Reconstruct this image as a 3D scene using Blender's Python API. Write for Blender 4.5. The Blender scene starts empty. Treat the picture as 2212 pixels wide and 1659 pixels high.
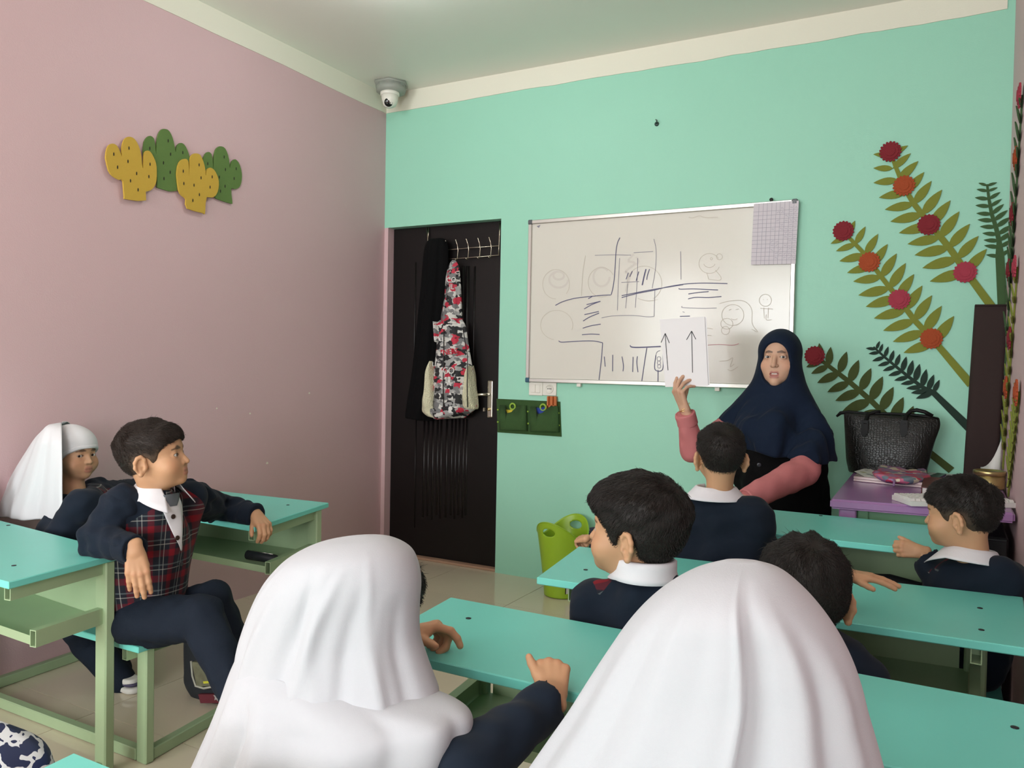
import bpy, bmesh, math, random
import numpy as np
from mathutils import Vector, Matrix
C = bpy.context.scene.collection
S = bpy.context.scene
rnd = random.Random(7)
PI = math.pi

# ---------------------------------------------------------------- camera
FPX, YAW, PITCH, ROLL = 1726.3, 0.497563, -0.023435, 0.018204
CAMZ = 1.2
def _axes():
    cy, sy, cp, sp = math.cos(YAW), math.sin(YAW), math.cos(PITCH), math.sin(PITCH)
    f = Vector((-sy*cp, cy*cp, sp)); r = Vector((cy, sy, 0)); u = r.cross(f)
    cr, sr = math.cos(ROLL), math.sin(ROLL)
    return f, cr*r + sr*u, -sr*r + cr*u
CF, CR, CU = _axes()
cam_d = bpy.data.cameras.new('camera'); cam = bpy.data.objects.new('camera', cam_d); C.objects.link(cam)
cam_d.sensor_fit = 'HORIZONTAL'; cam_d.sensor_width = 36.0; cam_d.lens = 36.0*FPX/2212
cam_d.clip_start = 0.02
M = Matrix((CR, CU, -CF)).transposed().to_4x4(); M.translation = (0, 0, CAMZ)
cam.matrix_world = M
S.camera = cam
S.view_settings.view_transform = 'Standard'; S.view_settings.look = 'None'
S.view_settings.gamma = 1.0; S.view_settings.use_curve_mapping = False
S.view_settings.exposure = 0.05

# ---------------------------------------------------------------- world + lights
XL, XR, YB, YR = -3.094, 0.215, 4.0, -4.8
ZP, ZC = 2.745, 2.862
w = bpy.data.worlds.new('sky'); S.world = w; w.use_nodes = True
wn = w.node_tree.nodes['Background']; wn.inputs[0].default_value = (0.86, 0.93, 1.0, 1); wn.inputs[1].default_value = 1.0

def area(name, loc, target, sx, sy, power, col):
    d = bpy.data.lights.new(name, 'AREA'); d.shape = 'RECTANGLE'; d.size = sx; d.size_y = sy
    d.energy = power; d.color = col
    o = bpy.data.objects.new(name, d); C.objects.link(o); o.location = loc
    o.rotation_euler = (Vector(target)-Vector(loc)).to_track_quat('-Z', 'Y').to_euler()
    return o
area('daylight_rear_window', (-1.85, YR-0.10, 1.75), (-1.55, 4, 1.45), 2.1, 1.75, 150, (0.94, 0.975, 1.0))
area('daylight_side_window', (XR+0.16, -2.1, 1.5), (-2.4, 1.2, 1.3), 1.3, 1.1, 95, (0.95, 0.975, 1.0))
area('added_fill_left', (XL-0.16, -1.6, 1.7), (0.0, 2.6, 0.9), 1.5, 1.3, 60, (0.95, 0.98, 1.0))  # added fill from an unseen left opening, brightens the right side
LAMPS = [(-2.07, 2.66), (-1.45, -0.6)]  # the second bulb is unseen, added for light from above

# ---------------------------------------------------------------- helpers: camera maths used to measure places in the room
def ray(px, py):
    return CF + CR*((px-1106)/FPX) - CU*((py-829.5)/FPX)
def P(px, py, Y):
    d = ray(px, py); t = Y/d.y
    return Vector((d.x*t, Y, CAMZ+d.z*t))
def PX(px, py, X):
    d = ray(px, py); t = X/d.x
    return Vector((X, d.y*t, CAMZ+d.z*t))
def PZ(px, py, Z):
    d = ray(px, py); t = (Z-CAMZ)/d.z
    return Vector((d.x*t, d.y*t, Z))
def PD(px, py, D):                       # by depth along the lens axis
    return Vector((0, 0, CAMZ)) + ray(px, py)*D

# ---------------------------------------------------------------- materials
MATS = {}
def lin(c):
    return tuple(((v/12.92) if v <= 0.04045 else ((v+0.055)/1.055)**2.4) for v in c)
def hexc(r, g, b):
    return lin((r/255, g/255, b/255))
def mat(name, col, rough=0.6, metal=0.0, bump=0.0, bscale=60.0, var=0.0, vscale=8.0, spec=0.5, coat=0.0, sheen=0.0, bdist=0.002, emit=None, trans=0.0):
    if name in MATS: return MATS[name]
    m = bpy.data.materials.new(name); m.use_nodes = True; MATS[name] = m
    nt = m.node_tree; b = nt.nodes['Principled BSDF']
    b.inputs['Base Color'].default_value = (*col, 1); b.inputs['Roughness'].default_value = rough
    b.inputs['Metallic'].default_value = metal; b.inputs['Specular IOR Level'].default_value = spec
    b.inputs['Coat Weight'].default_value = coat; b.inputs['Sheen Weight'].default_value = sheen
    b.inputs['Transmission Weight'].default_value = trans
    if emit: b.inputs['Emission Color'].default_value = (*emit[0], 1); b.inputs['Emission Strength'].default_value = emit[1]
    tc = nt.nodes.new('ShaderNodeTexCoord')
    if var > 0:
        n = nt.nodes.new('ShaderNodeTexNoise'); n.inputs['Scale'].default_value = vscale; n.inputs['Detail'].default_value = 4
        nt.links.new(tc.outputs['Object'], n.inputs['Vector'])
        mx = nt.nodes.new('ShaderNodeMix'); mx.data_type = 'RGBA'
        mx.inputs['A'].default_value = (*[max(0, v*(1-var)) for v in col], 1); mx.inputs['B'].default_value = (*[min(1, v*(1+var)) for v in col], 1)
        nt.links.new(n.outputs['Fac'], mx.inputs['Factor']); nt.links.new(mx.outputs['Result'], b.inputs['Base Color'])
    if bump > 0:
        n = nt.nodes.new('ShaderNodeTexNoise'); n.inputs['Scale'].default_value = bscale; n.inputs['Detail'].default_value = 3
        nt.links.new(tc.outputs['Object'], n.inputs['Vector'])
        bp = nt.nodes.new('ShaderNodeBump'); bp.inputs['Strength'].default_value = bump; bp.inputs['Distance'].default_value = bdist
        nt.links.new(n.outputs['Fac'], bp.inputs['Height']); nt.links.new(bp.outputs['Normal'], b.inputs['Normal'])
    return m
def attr_mat(name, rough, attr='Col', sss=0.0, bump=0.0, bscale=300, sheen=0.0, spec=0.5):
    m = bpy.data.materials.new(name); m.use_nodes = True; nt = m.node_tree; b = nt.nodes['Principled BSDF']
    a = nt.nodes.new('ShaderNodeAttribute'); a.attribute_name = attr
    nt.links.new(a.outputs['Color'], b.inputs['Base Color']); b.inputs['Roughness'].default_value = rough
    b.inputs['Specular IOR Level'].default_value = spec
    if sss: b.inputs['Subsurface Weight'].default_value = sss; b.inputs['Subsurface Radius'].default_value = (0.008, 0.004, 0.002); b.inputs['Subsurface Scale'].default_value = 0.5
    if bump:
        tc = nt.nodes.new('ShaderNodeTexCoord'); n = nt.nodes.new('ShaderNodeTexNoise'); n.inputs['Scale'].default_value = bscale
        bp = nt.nodes.new('ShaderNodeBump'); bp.inputs['Strength'].default_value = bump; bp.inputs['Distance'].default_value = 0.001
        nt.links.new(tc.outputs['Object'], n.inputs['Vector']); nt.links.new(n.outputs['Fac'], bp.inputs['Height']); nt.links.new(bp.outputs['Normal'], b.inputs['Normal'])
    return m
def ramp_mat(name, scale, stops, rough=0.8, kind='voronoi', stretch=(1, 1, 1)):
    m = bpy.data.materials.new(name); m.use_nodes = True; nt = m.node_tree; b = nt.nodes['Principled BSDF']
    tc = nt.nodes.new('ShaderNodeTexCoord'); mp = nt.nodes.new('ShaderNodeMapping'); mp.inputs['Scale'].default_value = stretch
    nt.links.new(tc.outputs['Object'], mp.inputs['Vector'])
    nz = nt.nodes.new('ShaderNodeTexNoise'); nz.inputs['Scale'].default_value = scale*0.7
    add = nt.nodes.new('ShaderNodeMixRGB'); add.blend_type = 'ADD'; add.inputs[0].default_value = 0.06
    nt.links.new(mp.outputs[0], nz.inputs['Vector']); nt.links.new(mp.outputs[0], add.inputs[1]); nt.links.new(nz.outputs['Color'], add.inputs[2])
    if kind == 'voronoi':
        v = nt.nodes.new('ShaderNodeTexVoronoi'); v.distance = 'CHEBYCHEV'; v.inputs['Scale'].default_value = scale
        nt.links.new(add.outputs[0], v.inputs['Vector']); sp = nt.nodes.new('ShaderNodeSeparateColor'); nt.links.new(v.outputs['Color'], sp.inputs[0]); src = sp.outputs[0]
    else:
        v = nt.nodes.new('ShaderNodeTexNoise'); v.inputs['Scale'].default_value = scale; v.inputs['Detail'].default_value = 3
        nt.links.new(mp.outputs[0], v.inputs['Vector']); src = v.outputs['Fac']
    cr = nt.nodes.new('ShaderNodeValToRGB'); cr.color_ramp.interpolation = 'CONSTANT'
    els = cr.color_ramp.elements
    while len(els) < len(stops): els.new(0.5)
    for e, (p, c) in zip(els, stops): e.position = p; e.color = (*c, 1)
    nt.links.new(src, cr.inputs[0]); nt.links.new(cr.outputs[0], b.inputs['Base Color']); b.inputs['Roughness'].default_value = rough
    return m
def plaid_mat(name):                      # navy / red / white tartan over the 'UVW' attribute (metres of cloth)
    m = bpy.data.materials.new(name); m.use_nodes = True; nt = m.node_tree; b = nt.nodes['Principled BSDF']; L = nt.links.new
    a = nt.nodes.new('ShaderNodeAttribute'); a.attribute_name = 'UVW'; sp = nt.nodes.new('ShaderNodeSeparateXYZ'); L(a.outputs['Vector'], sp.inputs[0])
    def mth(op, x, y=None, z=None):
        n = nt.nodes.new('ShaderNodeMath'); n.operation = op
        for i, v in enumerate((x, y, z)):
            if v is None: continue
            if isinstance(v, (int, float)): n.inputs[i].default_value = v
            else: L(v, n.inputs[i])
        return n.outputs[0]
    def band(src, period, c, wd):         # 1 inside a stripe of half-width wd centred at c (0..1 of the period)
        fr = mth('FRACT', mth('DIVIDE', src, period)); d = mth('ABSOLUTE', mth('SUBTRACT', fr, c))
        return mth('SUBTRACT', 1.0, mth('SMOOTH_MIN', mth('MAXIMUM', mth('MULTIPLY', mth('SUBTRACT', d, wd*0.85), 1/(wd*0.3)), 0.0), 1.0, 0.01))
    X, Z = sp.outputs[0], sp.outputs[1]
    per = 0.076
    rx, rz = band(X, per, 0.3, 0.135), band(Z, per, 0.3, 0.135)
    wx, wz = band(X, per, 0.66, 0.018), band(Z, per, 0.66, 0.018)
    gx, gz = band(X, per, 0.84, 0.03), band(Z, per, 0.84, 0.03)
    red = mth('MULTIPLY', mth('ADD', rx, rz), 0.5); wht = mth('MULTIPLY', mth('ADD', wx, wz), 0.5); grn = mth('MULTIPLY', mth('ADD', gx, gz), 0.3)
    def mix(c0, c1, f):
        n = nt.nodes.new('ShaderNodeMix'); n.data_type = 'RGBA'; L(f, n.inputs['Factor'])
        if isinstance(c0, tuple): n.inputs['A'].default_value = (*c0, 1)
        else: L(c0, n.inputs['A'])
        n.inputs['B'].default_value = (*c1, 1); return n.outputs['Result']
    c = mix((0.014, 0.016, 0.024), (0.20, 0.010, 0.018), mth('MULTIPLY', mth('POWER', red, 1.5), 1.0)); c = mix(c, (0.20, 0.26, 0.26), grn); c = mix(c, (0.42, 0.42, 0.38), mth('MULTIPLY', wht, 0.9))
    fin = nt.nodes.new('ShaderNodeMix'); fin.data_type = 'RGBA'; L(mth('GREATER_THAN', sp.outputs[2], 0.0), fin.inputs['Factor']); fin.inputs['A'].default_value = (0.0075, 0.0135, 0.0245, 1); L(c, fin.inputs['B'])
    L(fin.outputs['Result'], b.inputs['Base Color']); b.inputs['Roughness'].default_value = 0.9; b.inputs['Sheen Weight'].default_value = 0.05; b.inputs['Specular IOR Level'].default_value = 0.2
    return m

# ---------------------------------------------------------------- helpers: objects
def setp(o, label=None, cat=None, group=None, kind=None):
    if label: o['label'] = label
    if cat: o['category'] = cat
    if group: o['group'] = group
    if kind: o['kind'] = kind
    return o
def empty(name, loc, label=None, cat=None, group=None, rz=0.0):
    o = bpy.data.objects.new(name, None); C.objects.link(o); o.location = loc; o.rotation_euler = (0, 0, rz); o.empty_display_size = 0.05
    return setp(o, label, cat, group)
def link(name, me, mats, parent=None, world=True, label=None, cat=None, group=None, kind=None):
    o = bpy.data.objects.new(name, me); C.objects.link(o)
    for m in (mats if isinstance(mats, (list, tuple)) else [mats]):
        me.materials.append(m)
    if parent is not None:
        o.parent = parent
        if world:                         # mesh coordinates are world coordinates: undo the parents' places
            Mw = Matrix.Identity(4); q = parent
            chain = []
            while q is not None: chain.append(q); q = q.parent
            for q in reversed(chain): Mw = Mw @ q.matrix_parent_inverse @ Matrix.LocRotScale(q.location, q.rotation_euler, q.scale)
            me.transform(Mw.inverted())
    return setp(o, label, cat, group, kind)
def from_bm(bm, smooth=False):
    me = bpy.data.meshes.new('m'); bmesh.ops.recalc_face_normals(bm, faces=bm.faces); bm.to_mesh(me); bm.free()
    if smooth: me.shade_smooth()
    return me
def np_mesh(V, Q, smooth=True, col=None, uvw=None, mi=None):
    V = np.asarray(V, np.float32); Q = np.asarray(Q, np.int32); k = Q.shape[1]
    me = bpy.data.meshes.new('m'); me.vertices.add(len(V)); me.vertices.foreach_set('co', V.ravel())
    me.loops.add(Q.size); me.loops.foreach_set('vertex_index', Q.ravel())
    me.polygons.add(len(Q)); me.polygons.foreach_set('loop_start', np.arange(0, Q.size, k, dtype=np.int32))
    try: me.polygons.foreach_set('loop_total', np.full(len(Q), k, np.int32))
    except Exception: pass
    if mi is not None: me.polygons.foreach_set('material_index', np.asarray(mi, np.int32))
    me.update(calc_edges=True); me.validate()
    if smooth: me.shade_smooth()
    if col is not None:
        a = me.attributes.new('Col', 'FLOAT_COLOR', 'POINT'); a.data.foreach_set('color', np.c_[col, np.ones(len(V))].astype(np.float32).ravel())
    if uvw is not None:
        a = me.attributes.new('UVW', 'FLOAT_VECTOR', 'POINT'); a.data.foreach_set('vector', np.asarray(uvw, np.float32).ravel())
    return me
def bm_box(bm, x0, x1, y0, y1, z0, z1, bev=0.0, seg=1):
    vs = [bm.verts.new(p) for p in ((x0,y0,z0),(x1,y0,z0),(x1,y1,z0),(x0,y1,z0),(x0,y0,z1),(x1,y0,z1),(x1,y1,z1),(x0,y1,z1))]
    fs = [bm.faces.new([vs[i] for i in f]) for f in ((3,2,1,0),(4,5,6,7),(0,1,5,4),(1,2,6,5),(2,3,7,6),(3,0,4,7))]
    if bev: bmesh.ops.bevel(bm, geom=list({e for f in fs for e in f.edges}), offset=bev, segments=seg, affect='EDGES', profile=0.5)
def box(name, m, x0, x1, y0, y1, z0, z1, parent=None, bev=0.0, seg=1, **k):
    bm = bmesh.new(); bm_box(bm, min(x0,x1), max(x0,x1), min(y0,y1), max(y0,y1), min(z0,z1), max(z0,z1), bev, seg)
    return link(name, from_bm(bm), m, parent, **k)
def bm_prism(bm, poly, ext):               # poly: 3-D points of one face; ext: vector
    a = [bm.verts.new(p) for p in poly]; b = [bm.verts.new(Vector(p)+ext) for p in poly]; n = len(a)
    bm.faces.new(a); bm.faces.new(b[::-1])
    for i in range(n): bm.faces.new((a[i], b[i], b[(i+1) % n], a[(i+1) % n]))
def prism(name, m, poly, ext, parent=None, bev=0.0, smooth=False, **k):
    bm = bmesh.new(); bm_prism(bm, [Vector(p) for p in poly], Vector(ext))
    bmesh.ops.recalc_face_normals(bm, faces=bm.faces)
    if bev: bmesh.ops.bevel(bm, geom=[e for e in bm.edges], offset=bev, segments=1, affect='EDGES')
    return link(name, from_bm(bm, smooth), m, parent, **k)
def bm_tube(bm, pts, r, n=8, close=False, caps=True, up=None):
    pts = [Vector(p) for p in pts]; N = len(pts); rs = r if isinstance(r, (list, tuple)) else [r]*N
    rings = []; prev = None
    for i, p in enumerate(pts):
        if close: t = (pts[(i+1) % N]-pts[i-1])
        else: t = pts[min(i+1, N-1)]-pts[max(i-1, 0)]
        t.normalize()
        if prev is None:
            a = Vector(up) if up else (Vector((0, 0, 1)) if abs(t.z) < 0.9 else Vector((1, 0, 0)))
        else: a = prev
        x = (a - t*a.dot(t)).normalized(); y = t.cross(x); prev = x
        rings.append([bm.verts.new(p + (x*math.cos(2*PI*k/n) + y*math.sin(2*PI*k/n))*rs[i]) for k in range(n)])
    for i in range(N if close else N-1):
        a, b = rings[i], rings[(i+1) % N]
        for k in range(n): bm.faces.new((a[k], a[(k+1) % n], b[(k+1) % n], b[k]))
    if caps and not close: bm.faces.new(rings[0][::-1]); bm.faces.new(rings[-1])
def tube(name, m, pts, r, parent=None, n=8, close=False, **k):
    bm = bmesh.new(); bm_tube(bm, pts, r, n, close); return link(name, from_bm(bm, True), m, parent, **k)
def bm_lathe(bm, prof, c, n=24, axis=Vector((0, 0, 1)), ref=None):
    axis = Vector(axis).normalized(); a = ref or (Vector((1, 0, 0)) if abs(axis.x) < 0.9 else Vector((0, 1, 0)))
    x = (a-axis*a.dot(axis)).normalized(); y = axis.cross(x); rings = []
    for r, h in prof:
        rings.append([bm.verts.new(Vector(c)+axis*h+(x*math.cos(2*PI*k/n)+y*math.sin(2*PI*k/n))*max(r, 1e-5)) for k in range(n)])
    for A, B in zip(rings, rings[1:]):
        for k in range(n): bm.faces.new((A[k], A[(k+1) % n], B[(k+1) % n], B[k]))
    bm.faces.new(rings[0][::-1]); bm.faces.new(rings[-1])
def lathe(name, m, prof, c, parent=None, n=24, axis=(0, 0, 1), **k):
    bm = bmesh.new(); bm_lathe(bm, prof, c, n, Vector(axis)); return link(name, from_bm(bm, True), m, parent, **k)
def obox(bm, a, b, wdir, wd, th):          # a bar from a to b, wide along wdir, thick across
    a, b = Vector(a), Vector(b); t = (b-a).normalized(); wv = Vector(wdir); wv = (wv-t*wv.dot(t)).normalized(); nv = t.cross(wv)
    ps = [a+wv*sx*wd/2+nv*sy*th/2 for sx, sy in ((-1,-1),(1,-1),(1,1),(-1,1))]
    bm_prism(bm, ps, b-a)
def bar(name, m, a, b, wdir, wd, th, parent=None, bev=0.0, **k):
    bm = bmesh.new(); obox(bm, a, b, wdir, wd, th)
    bmesh.ops.recalc_face_normals(bm, faces=bm.faces)
    if bev: bmesh.ops.bevel(bm, geom=list(bm.edges), offset=bev, segments=1, affect='EDGES')
    return link(name, from_bm(bm), m, parent, **k)
def bm_ribbon(bm, pts, wd, nrm):           # flat drawn line lying on a surface of normal nrm
    pts = [Vector(p) for p in pts]; nrm = Vector(nrm); L = []
    for i, p in enumerate(pts):
        t = (pts[min(i+1, len(pts)-1)]-pts[max(i-1, 0)]).normalized(); s = t.cross(nrm).normalized()*wd/2
        L.append((bm.verts.new(p-s), bm.verts.new(p+s)))
    for (a, b), (c, d) in zip(L, L[1:]): bm.faces.new((a, b, d, c))
def copy_tree(o, parent=None):
    c = o.copy(); C.objects.link(c); c.parent = parent if parent is not None else None
    for ch in list(o.children): copy_tree(ch, c)
    return c
def crom(ps, n):                            # Catmull-Rom through points (arrays), n samples
    ps = np.asarray(ps, float); m = len(ps); out = []
    for s in np.linspace(0, m-1-1e-9, n):
        i = int(s); t = s-i; p0, p1, p2, p3 = ps[max(i-1, 0)], ps[i], ps[min(i+1, m-1)], ps[min(i+2, m-1)]
        out.append(0.5*(2*p1+(p2-p0)*t+(2*p0-5*p1+4*p2-p3)*t*t+(3*p1-p0-3*p2+p3)*t**3))
    return np.array(out)
def text_mesh(s, size, ext=0.0005):
    cu = bpy.data.curves.new('t', 'FONT'); cu.body = s; cu.size = size; cu.extrude = ext; cu.align_x = 'CENTER'; cu.align_y = 'CENTER'; cu.resolution_u = 2
    o = bpy.data.objects.new('t', cu); C.objects.link(o); dg = bpy.context.evaluated_depsgraph_get(); dg.update()
    me = bpy.data.meshes.new_from_object(o.evaluated_get(dg)); bpy.data.objects.remove(o); bpy.data.curves.remove(cu); return me

# ---------------------------------------------------------------- helpers: implicit surfaces for bodies, hands, cloth
def v3(p): return np.array(p, np.float32)
def rc(a, b, ra, rb):
    a, b = v3(a), v3(b); ba = b-a; L2 = max(float(ba@ba), 1e-9)
    def f(Q):
        h = np.clip(((Q-a)@ba)/L2, 0, 1); d = Q-a-h[:, None]*ba
        return np.sqrt((d*d).sum(1))-(ra+(rb-ra)*h)
    return f
def sph(c, r):
    c = v3(c)
    return lambda Q: np.sqrt(((Q-c)**2).sum(1))-r
def ell(c, r, R=None):
    c, r = v3(c), v3(r)
    R = None if R is None else np.array(R, np.float32)
    def f(Q):
        q = Q-c
        if R is not None: q = q@R            # columns of R are the ellipsoid's axes
        k0 = np.sqrt(((q/r)**2).sum(1)); k1 = np.sqrt(((q/(r*r))**2).sum(1))+1e-9
        return k0*(k0-1)/k1
    return f
def plane(p, n):                            # inside where (Q-p).n < 0
    p, n = v3(p), v3(n); n = n/np.linalg.norm(n)
    return lambda Q: (Q-p)@n
def chain(pts, rs):
    fs = [rc(a, b, ra, rb) for a, b, ra, rb in zip(pts, pts[1:], rs, rs[1:])]
    def f(Q):
        d = fs[0](Q)
        for g in fs[1:]: d = smin(d, g(Q), 0.01)
        return d
    return f
def smin(a, b, k):
    if k <= 0: return np.minimum(a, b)
    h = np.clip(0.5+0.5*(b-a)/k, 0, 1); return b+(a-b)*h-k*h*(1-h)
def smax(a, b, k): return -smin(-a, -b, k)
class SDF:
    def __init__(s): s.ops = []
    def u(s, f, k=0.01): s.ops.append((0, f, k)); return s
    def sub(s, f, k=0.005): s.ops.append((1, f, k)); return s
    def cut(s, f, k=0.003): s.ops.append((2, f, k)); return s
    def disp(s, f): s.ops.append((3, f, 0)); return s
    def __call__(s, Q):
        d = None
        for o, f, k in s.ops:
            if o == 0: d = f(Q) if d is None else smin(d, f(Q), k)
            elif o == 1: d = smax(d, -f(Q), k)
            elif o == 2: d = smax(d, f(Q), k)
            else: d = d+f(Q)
        return d
def waves(seed, freq, amp, n=5, axis=None):
    r = np.random.RandomState(seed); D = r.normal(size=(n, 3)); 
    if axis is not None:
        a = np.array(axis, float); a /= np.linalg.norm(a); D = D-0.85*(D@a)[:, None]*a
    D = (D/np.linalg.norm(D, axis=1)[:, None]*freq*r.uniform(0.6, 1.5, (n, 1))).astype(np.float32); ph = r.uniform(0, 6.28, n).astype(np.float32)
    return lambda Q: amp/np.sqrt(n)*np.sin(Q@D.T+ph).sum(1)
def polygonize(fn, lo, hi, h):
    lo, hi = np.array(lo, np.float32), np.array(hi, np.float32)
    nb = np.ceil((hi-lo)/(4*h)).astype(int); n = nb*4
    g = [lo[i]+(np.arange(nb[i])+0.5)*4*h-h/2 for i in range(3)]
    G = np.stack(np.meshgrid(*g, indexing='ij'), -1).reshape(-1, 3).astype(np.float32)
    dc = fn(G).reshape(nb).astype(np.float32)
    D = dc.repeat(4, 0).repeat(4, 1).repeat(4, 2)
    act = (np.abs(dc) < 4*h*1.25+0.004)
    A = act.repeat(4, 0).repeat(4, 1).repeat(4, 2); idx = np.argwhere(A)
    D[A] = fn((lo+idx*h).astype(np.float32))
    D[0] = D[-1] = 1; D[:, 0] = D[:, -1] = 1; D[:, :, 0] = D[:, :, -1] = 1
    D[D == 0] = 1e-7
    s = D < 0; cs = [s[a:n[0]-1+a, b:n[1]-1+b, c:n[2]-1+c] for a in (0, 1) for b in (0, 1) for c in (0, 1)]
    cnt = sum(c.astype(np.int8) for c in cs); cell = (cnt > 0) & (cnt < 8)
    ci = np.argwhere(cell); vid = np.full(cell.shape, -1, np.int32); vid[cell] = np.arange(len(ci))
    corner = np.array([(a, b, c) for a in (0, 1) for b in (0, 1) for c in (0, 1)])
    dv = np.stack([D[ci[:, 0]+a, ci[:, 1]+b, ci[:, 2]+c] for a, b, c in corner], 1)
    acc = np.zeros((len(ci), 3), np.float32); wt = np.zeros(len(ci), np.float32)
    for i in range(8):
        for j in range(i+1, 8):
            if np.abs(corner[i]-corner[j]).sum() != 1: continue
            m = (dv[:, i] < 0) != (dv[:, j] < 0); t = np.where(m, dv[:, i]/np.where(m, dv[:, i]-dv[:, j], 1), 0)
            acc += np.where(m[:, None], corner[i]+t[:, None]*(corner[j]-corner[i]), 0); wt += m
    V = lo+(ci+acc/wt[:, None])*h
    Q = []
    for ax in range(3):
        o = [slice(0, -1)]*3; o2 = [slice(0, -1)]*3; o[ax] = slice(0, -1); o2[ax] = slice(1, None)
        e = np.argwhere(s[tuple(slice(0, -1) if k == ax else slice(None) for k in range(3))] != s[tuple(slice(1, None) if k == ax else slice(None) for k in range(3))])
        b, c = (ax+1) % 3, (ax+2) % 3
        e = e[(e[:, b] > 0) & (e[:, c] > 0) & (e[:, b] < cell.shape[b]) & (e[:, c] < cell.shape[c]) & (e[:, ax] < cell.shape[ax])]
        def at(db, dc_):
            q = e.copy(); q[:, b] -= db; q[:, c] -= dc_; return vid[q[:, 0], q[:, 1], q[:, 2]]
        q = np.stack([at(1, 1), at(0, 1), at(0, 0), at(1, 0)], 1); fl = ~s[e[:, 0], e[:, 1], e[:, 2]]
        q[fl] = q[fl][:, ::-1]; Q.append(q)
    Q = np.concatenate(Q); Q = Q[(Q >= 0).all(1)]
    return V, Q
def tidy(V, Q, it=1, keep=0.5):            # light smoothing of the net
    for _ in range(it):
        acc = np.zeros_like(V); ct = np.zeros(len(V), np.float32)
        for k in range(4):
            np.add.at(acc, Q[:, k], V[Q[:, (k+1) % 4]]); np.add.at(acc, Q[:, k], V[Q[:, (k+3) % 4]]); np.add.at(ct, Q[:, k], 2)
        V = V*keep+(1-keep)*acc/np.maximum(ct, 1)[:, None]
    return V
def frame(fwd, up=(0, 0, 1)):              # head axes: x = the figure's right, y = forward, z = up
    y = Vector(fwd).normalized(); z = Vector(up); z = (z-y*z.dot(y)).normalized(); x = y.cross(z)
    return Matrix((x, y, z)).transposed()
def loft_mesh(levels, nseg=48, nlev=60, fold=None, close=True, expo=2.0, cap=True):
    """levels: (left point, right point, half depth towards the lens, half depth away); rings of a soft cloth form"""
    L = crom([list(l[0])+list(l[1])+[l[2], l[3]] for l in levels], nlev); V = []
    for i, l in enumerate(L):
        a, b = l[:3], l[3:6]; c = (a+b)/2; hx = (b-a)/2; wv = hx/np.linalg.norm(hx); t = i/(nlev-1)
        dv = np.cross(wv, (0, 0, 1)); dv /= np.linalg.norm(dv)          # towards the lens
        for k in range(nseg):
            th = 2*PI*k/nseg if close else PI*(k/(nseg-1))*1.0
            cx, sx = math.cos(th), math.sin(th); e = 2/expo
            cx = math.copysign(abs(cx)**e, cx); sx = math.copysign(abs(sx)**e, sx)
            f = 1+(fold(th, t) if fold else 0)
            V.append(c+(hx*cx+dv*sx*(l[6] if sx > 0 else l[7]))*f)
    Q = []
    for i in range(nlev-1):
        for k in range(nseg if close else nseg-1):
            Q.append((i*nseg+k, i*nseg+(k+1) % nseg, (i+1)*nseg+(k+1) % nseg, (i+1)*nseg+k))
    V = np.array(V); Q = np.array(Q)
    if cap:
        n0 = len(V); V = np.vstack([V, V[:nseg].mean(0), V[-nseg:].mean(0)])
        T = [(0*nseg+(k+1) % nseg, k, n0, n0) for k in range(nseg)]+[((nlev-1)*nseg+k, (nlev-1)*nseg+(k+1) % nseg, n0+1, n0+1) for k in range(nseg)]
        me = bpy.data.meshes.new('m'); me.from_pydata([tuple(v) for v in V], [], [tuple(int(x) for x in q) for q in Q]+[tuple(int(x) for x in t[:3]) for t in T]); me.shade_smooth()
        return me
    return np_mesh(V, Q)

# ================================================================ THE ROOM
m_pink = mat('pink_paint', (0.64, 0.445, 0.462), 0.62, bump=0.25, bscale=220, var=0.03, vscale=3)
m_mint = mat('mint_paint', (0.335, 0.69, 0.525), 0.55, bump=0.2, bscale=200, var=0.02, vscale=3)
m_cream = mat('cream_paint', (0.80, 0.785, 0.66), 0.7, bump=0.2, bscale=150)
m_ceil = mat('ceiling_paint', (0.82, 0.83, 0.75), 0.30, bump=0.15, bscale=120)
m_tile = mat('beige_tile', (0.68, 0.60, 0.455), 0.09, var=0.10, vscale=2.2, spec=0.5)
m_grout = mat('grout', (0.05, 0.042, 0.03), 0.9)
m_black_door = mat('black_door_paint', (0.0055, 0.004, 0.004), 0.36, spec=0.35, bump=0.12, bscale=420)
m_steel = mat('brushed_steel', (0.62, 0.58, 0.50), 0.28, metal=1.0)
m_alu = mat('aluminium', (0.62, 0.61, 0.57), 0.35, metal=0.85)
m_white_pl = mat('white_plastic', (0.80, 0.78, 0.70), 0.35)
m_black_pl = mat('black_plastic', (0.010, 0.010, 0.011), 0.35)

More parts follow.
